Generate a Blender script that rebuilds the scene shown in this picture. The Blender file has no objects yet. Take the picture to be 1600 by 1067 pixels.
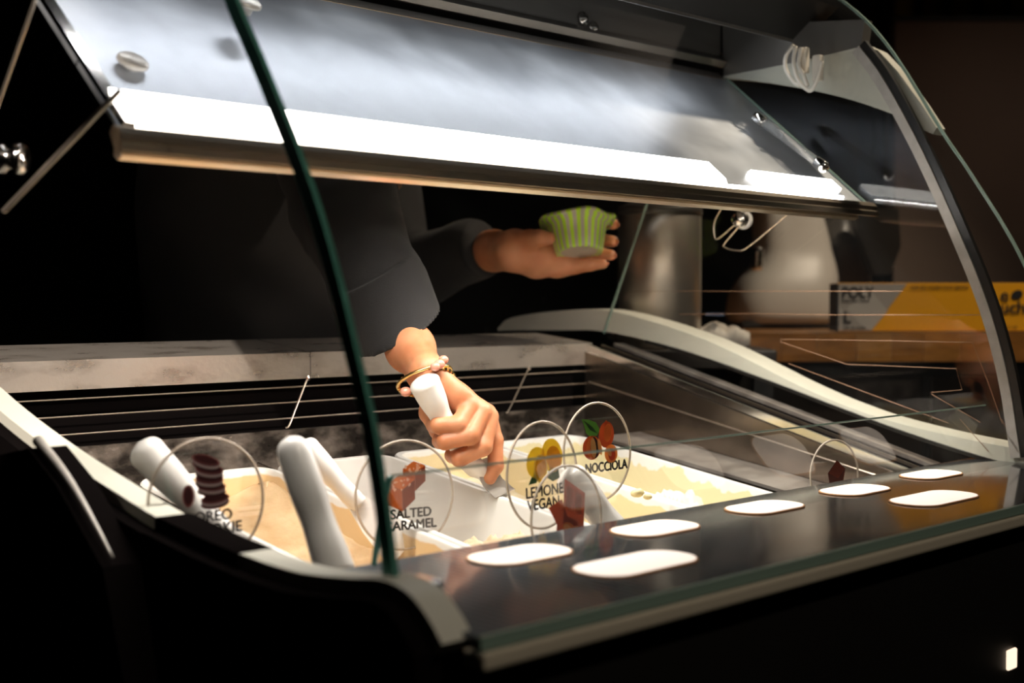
import bpy, bmesh, math, random
import numpy as np
from mathutils import Vector, Matrix

random.seed(7)
SC = bpy.context.scene
COL = SC.collection
# ------------------------------------------------------------------ camera
FPX = 2000.0                      # focal length in pixels of the 1600 px frame
TH = math.atan2(2090.0, FPX)      # angle between view direction and the case's long axis (X)
PT = math.atan2(61.5, FPX)        # pitch down
CAMZ = 1.10
FH = Vector((math.cos(TH), math.sin(TH), 0))
RT = Vector((math.sin(TH), -math.cos(TH), 0))
FW = (FH * math.cos(PT) + Vector((0, 0, -math.sin(PT)))).normalized()
UP = RT.cross(FW).normalized()
CP = Vector((0, 0, CAMZ))
cam_data = bpy.data.cameras.new('camera')
cam = bpy.data.objects.new('camera', cam_data)
COL.objects.link(cam)
cam.matrix_world = Matrix.Translation(CP) @ Matrix((RT, UP, -FW)).transposed().to_4x4()
cam_data.sensor_width = 36.0
cam_data.lens = FPX / 1600 * 36
cam_data.clip_start = 0.02
cam_data.clip_end = 60
cam_data.dof.use_dof = True
cam_data.dof.focus_distance = 1.36
cam_data.dof.aperture_fstop = 4.2
SC.camera = cam
SC.view_settings.view_transform = 'Standard'
SC.view_settings.look = 'None'
SC.view_settings.gamma = 1
SC.view_settings.use_curve_mapping = False
SC.view_settings.exposure = 0.0
# ------------------------------------------------------------------ world and lights
W = bpy.data.worlds.new('world'); SC.world = W; W.use_nodes = True
W.node_tree.nodes['Background'].inputs[0].default_value = (1.0, 0.86, 0.72, 1)
W.node_tree.nodes['Background'].inputs[1].default_value = 0.015

def area_light(name, loc, size, size_y, power, color, aim):
    l = bpy.data.lights.new(name, 'AREA'); l.shape = 'RECTANGLE'
    l.size = size; l.size_y = size_y; l.energy = power; l.color = color
    o = bpy.data.objects.new(name, l); COL.objects.link(o); o.location = loc
    o.rotation_euler = (Vector(aim) - Vector(loc)).to_track_quat('-Z', 'Y').to_euler()
    return o
LX0, LX1 = 0.50, 1.44
# light strip tucked under the canopy's lower profile, shining down on the tubs
area_light('under_canopy_light', (0.97, 0.902, CAMZ + 0.134), 0.94, 0.022, 9.5, (1.0, 0.92, 0.83), (0.97, 0.80, 0.4))
# added unseen fill under the hood's front lip, brightening the canopy panel
hl_ = area_light('hood_fill', (0.93, 1.03, CAMZ + 0.385), 0.92, 0.012, 0.68, (0.95, 0.97, 1.0), (0.93, 0.90, CAMZ + 0.13))
# added unseen fill spots: the work counter behind, then the front trim
def fill_spot(name, loc, aim, power, color, deg, blend, r):
    l = bpy.data.lights.new(name, 'SPOT'); l.energy = power; l.color = color; l.spot_size = math.radians(deg); l.spot_blend = blend; l.shadow_soft_size = r
    o = bpy.data.objects.new(name, l); COL.objects.link(o); o.location = loc
    o.rotation_euler = (Vector(aim) - Vector(loc)).to_track_quat('-Z', 'Y').to_euler(); return o
fill_spot('counter_fill', (2.1, 0.55, 2.45), (2.0, 1.5, 1.0), 75, (1.0, .82, .62), 80, .5, .03)
fill_spot('aisle_fill', (0.55, -0.5, 2.45), (0.85, .6, .9), 26, (1.0, .86, .70), 60, .6, .03)  # added to brighten the front trim and left end frame
# added spots: a partition fill, and one whose cone edge imitates the ledge's shadow
fill_spot('back_fill', (2.0, .5, 2.6), (3.5, 1.3, 1.7), 17, (1.0, .82, .66), 110, .6, .05)
fill_spot('ledge_fill', (-1.23, -.36, 2.66), (.60, 1.32, 1.005), 560, (1.0, .88, .76), 8.6, .1, .02)

# ------------------------------------------------------------------ helpers
def P(u, v, X=None, Y=None, Z=None, d=None):
    """point seen at (u, v) of the photograph, on the stated plane of the real place"""
    r = FW * FPX + RT * (u - 800.0) + UP * (533.5 - v)
    if d is not None: t = d / FPX
    elif X is not None: t = X / r.x
    elif Y is not None: t = Y / r.y
    else: t = (Z - CAMZ) / r.z
    return CP + r * t

def tag(o, label=None, cat=None, group=None, kind=None):
    if label: o['label'] = label
    if cat: o['category'] = cat
    if group: o['group'] = group
    if kind: o['kind'] = kind
    return o
def empty(name, loc, label=None, cat=None, group=None, rz=0):
    o = bpy.data.objects.new(name, None); COL.objects.link(o)
    o.empty_display_size = 0.02
    o.location = loc; o.rotation_euler = (0, 0, rz)
    return tag(o, label, cat, group)
bpy.context.view_layer.update()
def wm(o):
    m = o.matrix_basis.copy() if o.parent is None else wm(o.parent) @ o.matrix_parent_inverse @ o.matrix_basis
    return m
def link_mesh(name, me, mats, parent=None, smooth=False, world=True):
    o = bpy.data.objects.new(name, me); COL.objects.link(o)
    if not isinstance(mats, (list, tuple)): mats = [mats]
    for m in mats: me.materials.append(m)
    if smooth:
        for p in me.polygons: p.use_smooth = True
    if parent is not None:
        o.parent = parent
        if world: me.transform(wm(parent).inverted()); 
    return o
def obj(name, bm, mats, parent=None, smooth=False, world=True):
    me = bpy.data.meshes.new(name)
    bmesh.ops.recalc_face_normals(bm, faces=bm.faces)
    bm.to_mesh(me); bm.free()
    return link_mesh(name, me, mats, parent, smooth, world)
def autosmooth(o, ang=35):
    me = o.data
    bm = bmesh.new(); bm.from_mesh(me)
    for f in bm.faces: f.smooth = True
    for e in bm.edges:
        if len(e.link_faces) == 2 and e.calc_face_angle(0) > math.radians(ang): e.smooth = False
    bm.to_mesh(me); bm.free()
    return o
def bevel(bm, w, seg=2):
    bmesh.ops.bevel(bm, geom=[e for e in bm.edges], offset=w, segments=seg, affect='EDGES', profile=0.6)
def box_bm(x0, x1, y0, y1, z0, z1, bv=0, seg=2):
    bm = bmesh.new()
    bmesh.ops.create_cube(bm, size=1, matrix=Matrix.Translation(((x0+x1)/2, (y0+y1)/2, (z0+z1)/2)) @ Matrix.Diagonal((x1-x0, y1-y0, z1-z0, 1)))
    if bv: bevel(bm, bv, seg)
    return bm
def add_box(bm, x0, x1, y0, y1, z0, z1):
    bmesh.ops.create_cube(bm, size=1, matrix=Matrix.Translation(((x0+x1)/2, (y0+y1)/2, (z0+z1)/2)) @ Matrix.Diagonal((x1-x0, y1-y0, z1-z0, 1)))
def prism_x(pts, x0, x1, bm=None):
    """extrude a closed (y, z) outline along X"""
    bm = bm or bmesh.new()
    a = [bm.verts.new((x0, y, z)) for y, z in pts]; b = [bm.verts.new((x1, y, z)) for y, z in pts]
    n = len(pts)
    for i in range(n): bm.faces.new((a[i], a[(i+1) % n], b[(i+1) % n], b[i]))
    fa = bm.faces.new(a); fb = bm.faces.new(b[::-1])
    bmesh.ops.triangulate(bm, faces=[fa, fb])
    return bm
def band(top, bot):
    return list(top) + list(bot)[::-1]
def tube(pts, r, seg=10, cap=True, bm=None, closed=False):
    bm = bm or bmesh.new()
    pts = [Vector(p) for p in pts]; n = len(pts)
    rr = r if isinstance(r, (list, tuple)) else [r] * n
    rings = []; prev = None
    for i, p in enumerate(pts):
        if closed: t = (pts[(i+1) % n] - pts[i-1]).normalized()
        else: t = (pts[min(i+1, n-1)] - pts[max(i-1, 0)]).normalized()
        if prev is None:
            a = Vector((0, 0, 1)) if abs(t.z) < .9 else Vector((1, 0, 0))
            nrm = t.cross(a).normalized()
        else:
            nrm = (prev - t * prev.dot(t)).normalized()
        prev = nrm; b = t.cross(nrm)
        rings.append([bm.verts.new(p + (nrm * math.cos(2*math.pi*k/seg) + b * math.sin(2*math.pi*k/seg)) * rr[i]) for k in range(seg)])
    m = n if closed else n - 1
    for i in range(m):
        A = rings[i]; B = rings[(i+1) % n]
        for k in range(seg): bm.faces.new((A[k], A[(k+1) % seg], B[(k+1) % seg], B[k]))
    if cap and not closed: bm.faces.new(rings[0][::-1]); bm.faces.new(rings[-1])
    return bm
def catmull(pts, k=8):
    pts = [Vector(p) for p in pts]; out = []
    P_ = [pts[0]*2 - pts[1]] + pts + [pts[-1]*2 - pts[-2]]
    for i in range(1, len(P_) - 2):
        a, b, c, d = P_[i-1:i+3]
        for j in range(k):
            t = j / k
            out.append(0.5 * ((2*b) + (c-a)*t + (2*a-5*b+4*c-d)*t*t + (3*b-a-3*c+d)*t**3))
    out.append(pts[-1]); return out
def lathe(prof, seg=32, mat=Matrix.Identity(4), bm=None):
    """(r, z) profile about Z, then placed by mat"""
    bm = bm or bmesh.new(); rings = []
    for r, z in prof:
        if r < 1e-6: rings.append([bm.verts.new(mat @ Vector((0, 0, z)))])
        else: rings.append([bm.verts.new(mat @ Vector((r*math.cos(2*math.pi*k/seg), r*math.sin(2*math.pi*k/seg), z))) for k in range(seg)])
    for A, B in zip(rings, rings[1:]):
        for k in range(seg):
            j = (k+1) % seg
            if len(A) == 1 and len(B) == 1: continue
            if len(A) == 1: bm.faces.new((A[0], B[k], B[j]))
            elif len(B) == 1: bm.faces.new((A[k], B[0], A[j]))
            else: bm.faces.new((A[k], B[k], B[j], A[j]))
    return bm
def axis_mat(a, b):
    a = Vector(a); b = Vector(b)
    return Matrix.Translation(a) @ (b-a).to_track_quat('Z', 'Y').to_matrix().to_4x4()

# ------------------------------------------------------------------ materials
def new_mat(name):
    m = bpy.data.materials.new(name); m.use_nodes = True
    return m, m.node_tree, m.node_tree.nodes['Principled BSDF']
def pbr(name, col, rough=.5, metal=0, **kw):
    m, nt, b = new_mat(name)
    b.inputs['Base Color'].default_value = (*col, 1); b.inputs['Roughness'].default_value = rough; b.inputs['Metallic'].default_value = metal
    for k, v in kw.items():
        b.inputs[k.replace('_', ' ')].default_value = v
    return m
def noise_col(name, c1, c2, scale=(8, 8, 8), rough=(.3, .5), metal=0, detail=6, lo=.35, hi=.65, bump=0, bscale=40, **kw):
    m, nt, b = new_mat(name)
    N = nt.nodes; L = nt.links
    tc = N.new('ShaderNodeTexCoord'); mp = N.new('ShaderNodeMapping'); mp.inputs['Scale'].default_value = scale
    nz = N.new('ShaderNodeTexNoise'); nz.inputs['Scale'].default_value = 1; nz.inputs['Detail'].default_value = detail
    cr = N.new('ShaderNodeValToRGB'); cr.color_ramp.elements[0].position = lo; cr.color_ramp.elements[1].position = hi
    cr.color_ramp.elements[0].color = (*c1, 1); cr.color_ramp.elements[1].color = (*c2, 1)
    mr = N.new('ShaderNodeMapRange'); mr.inputs[3].default_value = rough[0]; mr.inputs[4].default_value = rough[1]
    L.new(tc.outputs['Object'], mp.inputs[0]); L.new(mp.outputs[0], nz.inputs[0]); L.new(nz.outputs[0], cr.inputs[0])
    L.new(cr.outputs[0], b.inputs['Base Color']); L.new(nz.outputs[0], mr.inputs[0]); L.new(mr.outputs[0], b.inputs['Roughness'])
    b.inputs['Metallic'].default_value = metal
    if bump:
        n2 = N.new('ShaderNodeTexNoise'); n2.inputs['Scale'].default_value = bscale; n2.inputs['Detail'].default_value = 5
        bp = N.new('ShaderNodeBump'); bp.inputs['Strength'].default_value = bump; bp.inputs['Distance'].default_value = .002
        L.new(tc.outputs['Object'], n2.inputs[0]); L.new(n2.outputs[0], bp.inputs['Height']); L.new(bp.outputs[0], b.inputs['Normal'])
    for k, v in kw.items(): b.inputs[k.replace('_', ' ')].default_value = v
    return m
def glass_mat(name, tint=(1, 1, 1), dust=0.0, ior=1.5, rough=0.0, scratch=False):
    """thin clear pane: transparent with a Fresnel reflection and a little dust"""
    m = bpy.data.materials.new(name); m.use_nodes = True; nt = m.node_tree; N = nt.nodes; L = nt.links
    N.clear(); out = N.new('ShaderNodeOutputMaterial')
    tr = N.new('ShaderNodeBsdfTransparent'); tr.inputs[0].default_value = (*tint, 1)
    gl = N.new('ShaderNodeBsdfGlossy'); gl.inputs['Roughness'].default_value = rough
    ge = N.new('ShaderNodeNewGeometry'); dt = N.new('ShaderNodeVectorMath'); dt.operation = 'DOT_PRODUCT'
    L.new(ge.outputs['Normal'], dt.inputs[0]); L.new(ge.outputs['Incoming'], dt.inputs[1])
    ab = N.new('ShaderNodeMath'); ab.operation = 'ABSOLUTE'; L.new(dt.outputs['Value'], ab.inputs[0])
    om = N.new('ShaderNodeMath'); om.operation = 'SUBTRACT'; om.inputs[0].default_value = 1; L.new(ab.outputs[0], om.inputs[1])
    pw = N.new('ShaderNodeMath'); pw.operation = 'POWER'; pw.inputs[1].default_value = 5; L.new(om.outputs[0], pw.inputs[0])
    fr = N.new('ShaderNodeMath'); fr.operation = 'MULTIPLY_ADD'; fr.inputs[1].default_value = .9; fr.inputs[2].default_value = .05; L.new(pw.outputs[0], fr.inputs[0])
    mx = N.new('ShaderNodeMixShader'); L.new(fr.outputs[0], mx.inputs[0]); L.new(tr.outputs[0], mx.inputs[1]); L.new(gl.outputs[0], mx.inputs[2])
    last = mx
    if dust:
        df = N.new('ShaderNodeBsdfDiffuse'); df.inputs[0].default_value = (.75, .78, .8, 1)
        tc = N.new('ShaderNodeTexCoord')
        n1 = N.new('ShaderNodeTexNoise'); n1.inputs['Scale'].default_value = 7; n1.inputs['Detail'].default_value = 4
        n2 = N.new('ShaderNodeTexVoronoi'); n2.inputs['Scale'].default_value = 90
        r2 = N.new('ShaderNodeMapRange'); r2.inputs[1].default_value = .10; r2.inputs[2].default_value = .05; r2.inputs[3].default_value = 0; r2.inputs[4].default_value = .30
        r1 = N.new('ShaderNodeMapRange'); r1.inputs[1].default_value = .45; r1.inputs[2].default_value = .75; r1.inputs[3].default_value = dust*.3; r1.inputs[4].default_value = dust
        L.new(tc.outputs['Object'], n1.inputs[0]); L.new(tc.outputs['Object'], n2.inputs[0])
        L.new(n1.outputs[0], r1.inputs[0]); L.new(n2.outputs['Distance'], r2.inputs[0])
        mul = N.new('ShaderNodeMath'); mul.operation = 'MULTIPLY'; L.new(r2.outputs[0], mul.inputs[0]); L.new(r1.outputs[0], mul.inputs[1])
        mul2 = N.new('ShaderNodeMath'); mul2.operation = 'MULTIPLY_ADD'; mul2.inputs[1].default_value = 12
        L.new(mul.outputs[0], mul2.inputs[0]); L.new(r1.outputs[0], mul2.inputs[2])
        m2 = N.new('ShaderNodeMixShader'); L.new(mul2.outputs[0], m2.inputs[0]); L.new(last.outputs[0], m2.inputs[1]); L.new(df.outputs[0], m2.inputs[2]); last = m2
    L.new(last.outputs[0], out.inputs[0])
    return m
def emit_mat(name, col, s):
    m, nt, b = new_mat(name)
    b.inputs['Base Color'].default_value = (*col, 1)
    b.inputs['Emission Color'].default_value = (*col, 1); b.inputs['Emission Strength'].default_value = s
    return m

M = {}
M['steel'] = noise_col('stained_steel', (.40, .35, .31), (.66, .61, .56), (14, 30, 30), (.28, .48), .85, lo=.3, hi=.6, bump=.25, bscale=120)
M['ledge'] = noise_col('ledge_steel', (.42, .36, .31), (.66, .60, .54), (16, 40, 40), (.22, .36), .74, lo=.28, hi=.5, bump=.3, bscale=150)
M['wet_steel'] = noise_col('wet_steel', (.05, .042, .036), (.42, .36, .31), (22, 40, 40), (.15, .5), .7, lo=.42, hi=.68, bump=.8, bscale=160)
M['alu'] = pbr('brushed_aluminium', (.72, .62, .50), .28, 1)
M['chrome'] = pbr('chrome', (.85, .82, .78), .12, 1)
M['white_plastic'] = pbr('white_frame_plastic', (.70, .69, .60), .45)
M['grey_frame'] = noise_col('grey_frame', (.50, .47, .43), (.60, .57, .53), (60, 60, 60), (.4, .6), .2)
M['black'] = pbr('black_panel', (.006, .005, .004), .6)
M['black_rub'] = pbr('black_rubber', (.012, .011, .010), .35)
M['void'] = pbr('dark_cavity', (.005, .004, .004), .8, 0, Specular_IOR_Level=.0)
M['edge'] = pbr('green_glass_edge', (.13, .40, .32), .22, 0, Coat_Weight=.5)
M['edge2'] = pbr('pale_glass_edge', (.25, .36, .30), .3)
M['cream_trim'] = pbr('cream_trim', (.62, .56, .44), .45)
M['glass'] = glass_mat('front_glass', (.985, .995, .99), dust=.012)
M['glass_side'] = glass_mat('side_glass', (.98, .99, .985), dust=.004)
M['acrylic'] = glass_mat('clear_acrylic', (.97, .97, .97), dust=.02)
M['acrylic_edge'] = pbr('acrylic_edge', (.75, .66, .56), .25, 0, Transmission_Weight=.5)
M['sill'] = noise_col('black_sill_glass', (.024, .026, .029), (.042, .045, .050), (400, 9, 9), (.08, .15), 0, Coat_Weight=.5, Coat_Roughness=.06)
M['led'] = emit_mat('led_diffuser', (1, .97, .92), 6.0)
M['copper'] = pbr('copper_wire', (.30, .17, .10), .6, .2)
M['wire'] = pbr('steel_wire', (.70, .60, .50), .3, .9)
M['cable'] = pbr('cream_cable', (.90, .84, .74), .5)
M['tub'] = pbr('white_tub', (.74, .73, .71), .35, 0, Subsurface_Weight=.0)
M['white_gloss'] = pbr('white_handle_plastic', (.86, .84, .81), .28, 0, Coat_Weight=.3)
M['glow_white'] = emit_mat('glowing_sill_plate', (1, .86, .74), .95)  # emissive face of the rounded sill plates
M['rim_orange'] = pbr('orange_plate_rim', (.75, .38, .16), .5)
M['ink'] = pbr('black_ink', (.012, .010, .010), .6)

def brushed():
    m, nt, b = new_mat('brushed_canopy_steel'); N = nt.nodes; L = nt.links
    tc = N.new('ShaderNodeTexCoord'); mp = N.new('ShaderNodeMapping'); mp.inputs['Scale'].default_value = (6, 260, 260)
    nz = N.new('ShaderNodeTexNoise'); nz.inputs['Scale'].default_value = 1; nz.inputs['Detail'].default_value = 5
    L.new(tc.outputs['Object'], mp.inputs[0]); L.new(mp.outputs[0], nz.inputs[0])
    sm = N.new('ShaderNodeTexNoise'); sm.inputs['Scale'].default_value = 9; sm.inputs['Detail'].default_value = 3; sm.inputs['Distortion'].default_value = .2
    L.new(tc.outputs['Object'], sm.inputs[0])
    mr = N.new('ShaderNodeMapRange'); mr.inputs[1].default_value = .35; mr.inputs[2].default_value = .7; mr.inputs[3].default_value = .36; mr.inputs[4].default_value = .46
    L.new(sm.outputs[0], mr.inputs[0]); L.new(mr.outputs[0], b.inputs['Roughness'])
    cr = N.new('ShaderNodeValToRGB'); cr.color_ramp.elements[0].color = (.42, .45, .50, 1); cr.color_ramp.elements[1].color = (.66, .70, .76, 1)
    cr.color_ramp.elements[0].position = .3; cr.color_ramp.elements[1].position = .7
    L.new(sm.outputs[0], cr.inputs[0]); L.new(cr.outputs[0], b.inputs['Base Color'])
    b.inputs['Metallic'].default_value = .8
    bp = N.new('ShaderNodeBump'); bp.inputs['Strength'].default_value = .12; bp.inputs['Distance'].default_value = .001
    L.new(nz.outputs[0], bp.inputs['Height']); L.new(bp.outputs[0], b.inputs['Normal'])
    return m
M['canopy'] = brushed()

def zz(h): return CAMZ + h       # height relative to eye level
def sY(s, Y): return CAMZ - s * Y / math.cos(TH)

# canopy's reflection painted into the sill's left end: fine ribs fading to the right
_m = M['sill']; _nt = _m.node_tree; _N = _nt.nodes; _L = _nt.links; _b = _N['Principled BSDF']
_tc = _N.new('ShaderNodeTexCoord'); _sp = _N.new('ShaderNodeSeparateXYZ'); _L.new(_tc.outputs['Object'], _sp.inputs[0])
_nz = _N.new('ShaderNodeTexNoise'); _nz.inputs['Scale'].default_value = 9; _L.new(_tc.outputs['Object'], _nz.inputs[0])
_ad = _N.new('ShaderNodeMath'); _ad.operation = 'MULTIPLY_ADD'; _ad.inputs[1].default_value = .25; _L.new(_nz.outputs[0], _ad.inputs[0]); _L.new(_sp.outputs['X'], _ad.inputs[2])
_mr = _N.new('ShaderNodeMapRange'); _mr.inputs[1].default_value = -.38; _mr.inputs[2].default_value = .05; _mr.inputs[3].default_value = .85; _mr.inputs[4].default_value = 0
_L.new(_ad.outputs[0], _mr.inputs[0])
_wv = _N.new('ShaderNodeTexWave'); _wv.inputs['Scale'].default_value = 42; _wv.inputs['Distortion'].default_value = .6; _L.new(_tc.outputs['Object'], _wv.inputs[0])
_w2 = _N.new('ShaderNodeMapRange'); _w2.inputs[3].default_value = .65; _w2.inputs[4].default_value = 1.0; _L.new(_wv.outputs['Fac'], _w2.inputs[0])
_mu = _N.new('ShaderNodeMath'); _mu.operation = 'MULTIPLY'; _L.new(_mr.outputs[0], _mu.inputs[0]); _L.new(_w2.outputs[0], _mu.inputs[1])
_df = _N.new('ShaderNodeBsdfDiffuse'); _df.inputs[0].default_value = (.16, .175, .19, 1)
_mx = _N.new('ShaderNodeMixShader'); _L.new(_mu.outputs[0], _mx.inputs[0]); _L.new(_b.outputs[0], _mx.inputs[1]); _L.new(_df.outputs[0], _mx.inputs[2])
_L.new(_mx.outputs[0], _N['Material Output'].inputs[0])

# ------------------------------------------------------------------ the room
def struct(name, bm, m):
    return tag(obj(name, bm, m), kind='structure')
M['room'] = noise_col('dark_brown_wall', (.09, .060, .045), (.12, .082, .062), (2, 2, 2), (.6, .8))
M['floor'] = noise_col('dark_floor', (.035, .028, .022), (.055, .045, .036), (3, 3, 3), (.3, .5))
M['ceil'] = pbr('black_ceiling', (.01, .009, .008), .8)
struct('floor', box_bm(-2, 6.1, -2, 5.1, -.1, 0), M['floor'])
struct('ceiling', box_bm(-2, 6.1, -2, 5.1, 2.8, 2.9), M['ceil'])
struct('wall_back', box_bm(-2, 6.1, 5, 5.1, 0, 2.8), M['ceil'])
struct('wall_right', box_bm(6, 6.1, -2, 5, 0, 2.8), M['room'])
struct('wall_left', box_bm(-2.1, -2, -2, 5, 0, 2.8), M['ceil'])
struct('wall_front', box_bm(-2, 6.1, -2.1, -2, 0, 2.8), M['ceil'])

# ================================================================== DISPLAY CASE
XL, XR = 0.48, 1.48
case = empty('display_case', (1.0, 1.0, 0), 'black and steel ice cream display case with a curved front glass and lit canopy', 'display case')
def cpart(name, bm, m, smooth=False, label=None, parent=None):
    o = obj(name, bm, m, parent or case, smooth)
    if label: o['label'] = label
    return o

SZ = zz(-.19)                                   # sill height
SYR, SYF = .74, .533
# lower body
cpart('lower_panel', box_bm(XL+.01, 1.62, .540, .575, .12, SZ-.018, .004), M['black'], label='black front panel')
cpart('plinth', box_bm(XL+.04, 1.60, .60, 1.40, 0, .12), M['black'])
bt = [(1.45, zz(-.10)), (1.316, zz(-.108)), (1.166, zz(-.143)), (.988, zz(-.176)), (.791, zz(-.188)), (.66, zz(-.186)), (.602, zz(-.176)), (.575, zz(-.182)), (.55, zz(-.205))]
cpart('back_panel', box_bm(.48, 1.48, 1.435, 1.45, .12, zz(-.13)), M['black'])

# left end frame: pale curved band from the back down to the front corner
def curveYZ(pxs, X):
    out = []
    for u, v in pxs:
        p = P(u, v, X=X); out.append(Vector((0, p.y, p.z)))
    return out
lf = curveYZ([(-90, 540), (0, 628), (100, 706), (245, 799), (280, 815), (313, 831), (360, 852), (407, 871), (450, 886), (500, 899), (570, 906), (620, 909), (660, 928), (690, 965), (712, 1005)], XL)
lf = [(p.y, p.z) for p in catmull(lf, 5)]
def off_list(c, d):
    out = []
    for i, (y, z) in enumerate(c):
        a = c[max(i-1, 0)]; b = c[min(i+1, len(c)-1)]; l = math.hypot(b[0]-a[0], b[1]-a[1]); out.append((y + (b[1]-a[1])/l*d, z - (b[0]-a[0])/l*d))
    return out
lo = off_list(lf, -.009); up = off_list(lf, .003)
if lo[3][1] > up[3][1]: lo = off_list(lf, .009); up = off_list(lf, -.003)
cpart('side_panel', prism_x([(1.45, .12), (1.45, zz(-.10))] + [(y, z+.002) for y, z in lo if y < 1.44 and y > .552] + [(.552, .12)], .455, .475), M['void'], label='black left end panel')
cpart('end_frame', prism_x(band(up, lo), XL-.012, XL+.012), M['white_plastic'], label='pale left end frame')
ya, yb = P(266, 808, X=XL).y, P(402, 868, X=XL).y
seg_ = [q for q in lf if yb <= q[0] <= ya]
cpart('frame_cap', prism_x(band(off_list(seg_, .0034 if up[3] == off_list(lf, .003)[3] else -.0034), off_list(seg_, -.010 if up[3] == off_list(lf, .003)[3] else .010)), XL-.014, XL+.014), M['void'], label='black cap on the left end frame')
# highlight built as a tube: a thin bright bead on the black end panel, further out
glint = curveYZ([(55, 688), (100, 745), (140, 812), (172, 872)], .43)
b2 = [Vector((.432, p.y, p.z)) for p in catmull(glint, 5)]
cpart('end_highlight', tube(b2, [.0045 - .0035*i/(len(b2)-1) for i in range(len(b2))], 8), M['grey_frame'], True)
cpart('end_cheek', prism_x([(1.35, .3), (1.30, zz(-.17)), (b2[0].y, b2[0].z-.006), (b2[5].y, b2[5].z-.006), (b2[-1].y, b2[-1].z-.006), (.62, .3)], .424, .456), M['void'])

# sill
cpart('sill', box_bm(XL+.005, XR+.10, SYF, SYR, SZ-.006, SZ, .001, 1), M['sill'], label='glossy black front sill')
cpart('sill_edge', box_bm(XL+.002, XR+.10, SYF-.004, SYF-.0005, SZ-.007, SZ+.001), M['edge2'], label='green glass edge of the sill')
cpart('sill_trim', box_bm(XL+.002, XR+.10, SYF-.007, SYF+.012, SZ-.018, SZ-.008, .002), M['cream_trim'], label='cream front trim strip')
# faint score lines
# liner
cpart('front_liner', box_bm(XL+.03, 1.40, SYR+.012, SYR+.018, zz(-.36), SZ-.010), M['steel'])
cpart('well_floor', box_bm(XL+.03, 1.40, SYR+.02, 1.33, zz(-.37), zz(-.36)), M['void'])
YB = 1.30
LZT, LZB = sY(.0326, YB), sY(.0494, YB)
GZ = sY(.082, YB)
cpart('back_liner', box_bm(XL+.03, 1.40, YB+.001, YB+.007, zz(-.36), GZ), M['wet_steel'], label='wet spotted steel back plate')
cpart('liner_lip', box_bm(XL+.03, 1.40, 1.195, YB, zz(-.215), zz(-.209)), M['wet_steel'])
# back ledge: inclined top and upright face
yr = 1.42; zr = sY(.0234, yr)
cpart('ledge', prism_x([(YB, LZB), (YB, LZT), (yr, zr), (yr+.012, zr-.03), (yr, zr-.03), (YB+.008, LZT-.012), (YB+.008, LZB)], XL-.02, 1.41), M['ledge'], label='stained steel back ledge')
M['seam'] = pbr('seam', (.12, .10, .085), .6)
for uu in (485, 925):
    x = P(uu, 570, Y=YB).x
    cpart('ledge_seam', prism_x([(YB-.0006, LZB), (YB-.0006, LZT+.0006), (yr, zr+.0006), (yr, zr-.002), (YB+.001, LZT-.002), (YB+.001, LZB)], x-.0005, x+.0005), M['seam'])
# vent behind the wires
cpart('vent_back', box_bm(XL+.03, 1.40, YB+.03, YB+.035, GZ-.02, LZB+.01), M['void'])
for i, s in enumerate((.0545, .0643, .0745)):
    z = sY(s, YB-.002)
    cpart('vent_wire', tube([(XL+.03, YB-.002, z), (1.40, YB-.002, z)], .0009, 6), M['wire'])
for u0, v0, u1, v1 in ((480, 592, 452, 664), (826, 576, 795, 641)):
    a = P(u0, v0, Y=YB-.006); b = P(u1, v1, Y=YB-.03)
    cpart('wire_hook', tube(catmull([a, a.lerp(b, .5), b, b + Vector((-.005, 0, -.003))], 4), .0011, 6), M['wire'])
    cpart('screw', lathe([(0, .003), (.003, .002), (.0035, 0)], 12, Matrix.Translation(a + Vector((0, -.001, .001))) @ Matrix.Rotation(math.pi/2, 4, 'X')), M['chrome'])

# right end: inclined flange strips running from back to front, and the liner below
def fz(Y): return LZT - .002 - .262 * (YB - Y)
def strip(name, x0, x1, dz0, dz1, m, label=None, y0=.755, y1=1.30):
    return cpart(name, prism_x([(y0, fz(y0)+dz0), (y1, fz(y1)+dz0), (y1, fz(y1)+dz1), (y0, fz(y0)+dz1)], x0, x1), m, label=label)
strip('chrome_rail', 1.398, 1.403, -.010, .001, M['chrome'], 'chrome rail along the right end')
strip('gasket', 1.403, 1.430, -.010, -.004, M['void'])
strip('rail_line', 1.430, 1.4315, -.010, .0, M['alu'])
strip('gasket', 1.4315, 1.458, -.010, -.004, M['void'])
strip('end_flange', 1.458, XR, -.010, .001, M['steel'], 'stained steel flange at the right end')
M['mirror_steel'] = noise_col('mirror_liner_steel', (.20, .16, .13), (.34, .28, .23), (6, 12, 12), (.16, .30), .95, bump=.1, bscale=60)
cpart('end_liner', prism_x([(SYR+.02, zz(-.36)), (SYR+.02, fz(SYR+.02)-.010), (1.30, fz(1.30)-.010), (1.30, zz(-.36))], 1.394, 1.3975), M['mirror_steel'], label='brown reflecting right liner wall')
cpart('liner_wire', tube([(1.392, .80, zz(-.213)), (1.392, 1.29, zz(-.118))], .0009, 6), M['wire'])
cpart('left_liner', prism_x([(SYR+.02, zz(-.36)), (SYR+.02, zz(-.27)), (1.30, zz(-.20)), (1.30, zz(-.36))], XL+.022, XL+.03), M['steel'])

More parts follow.
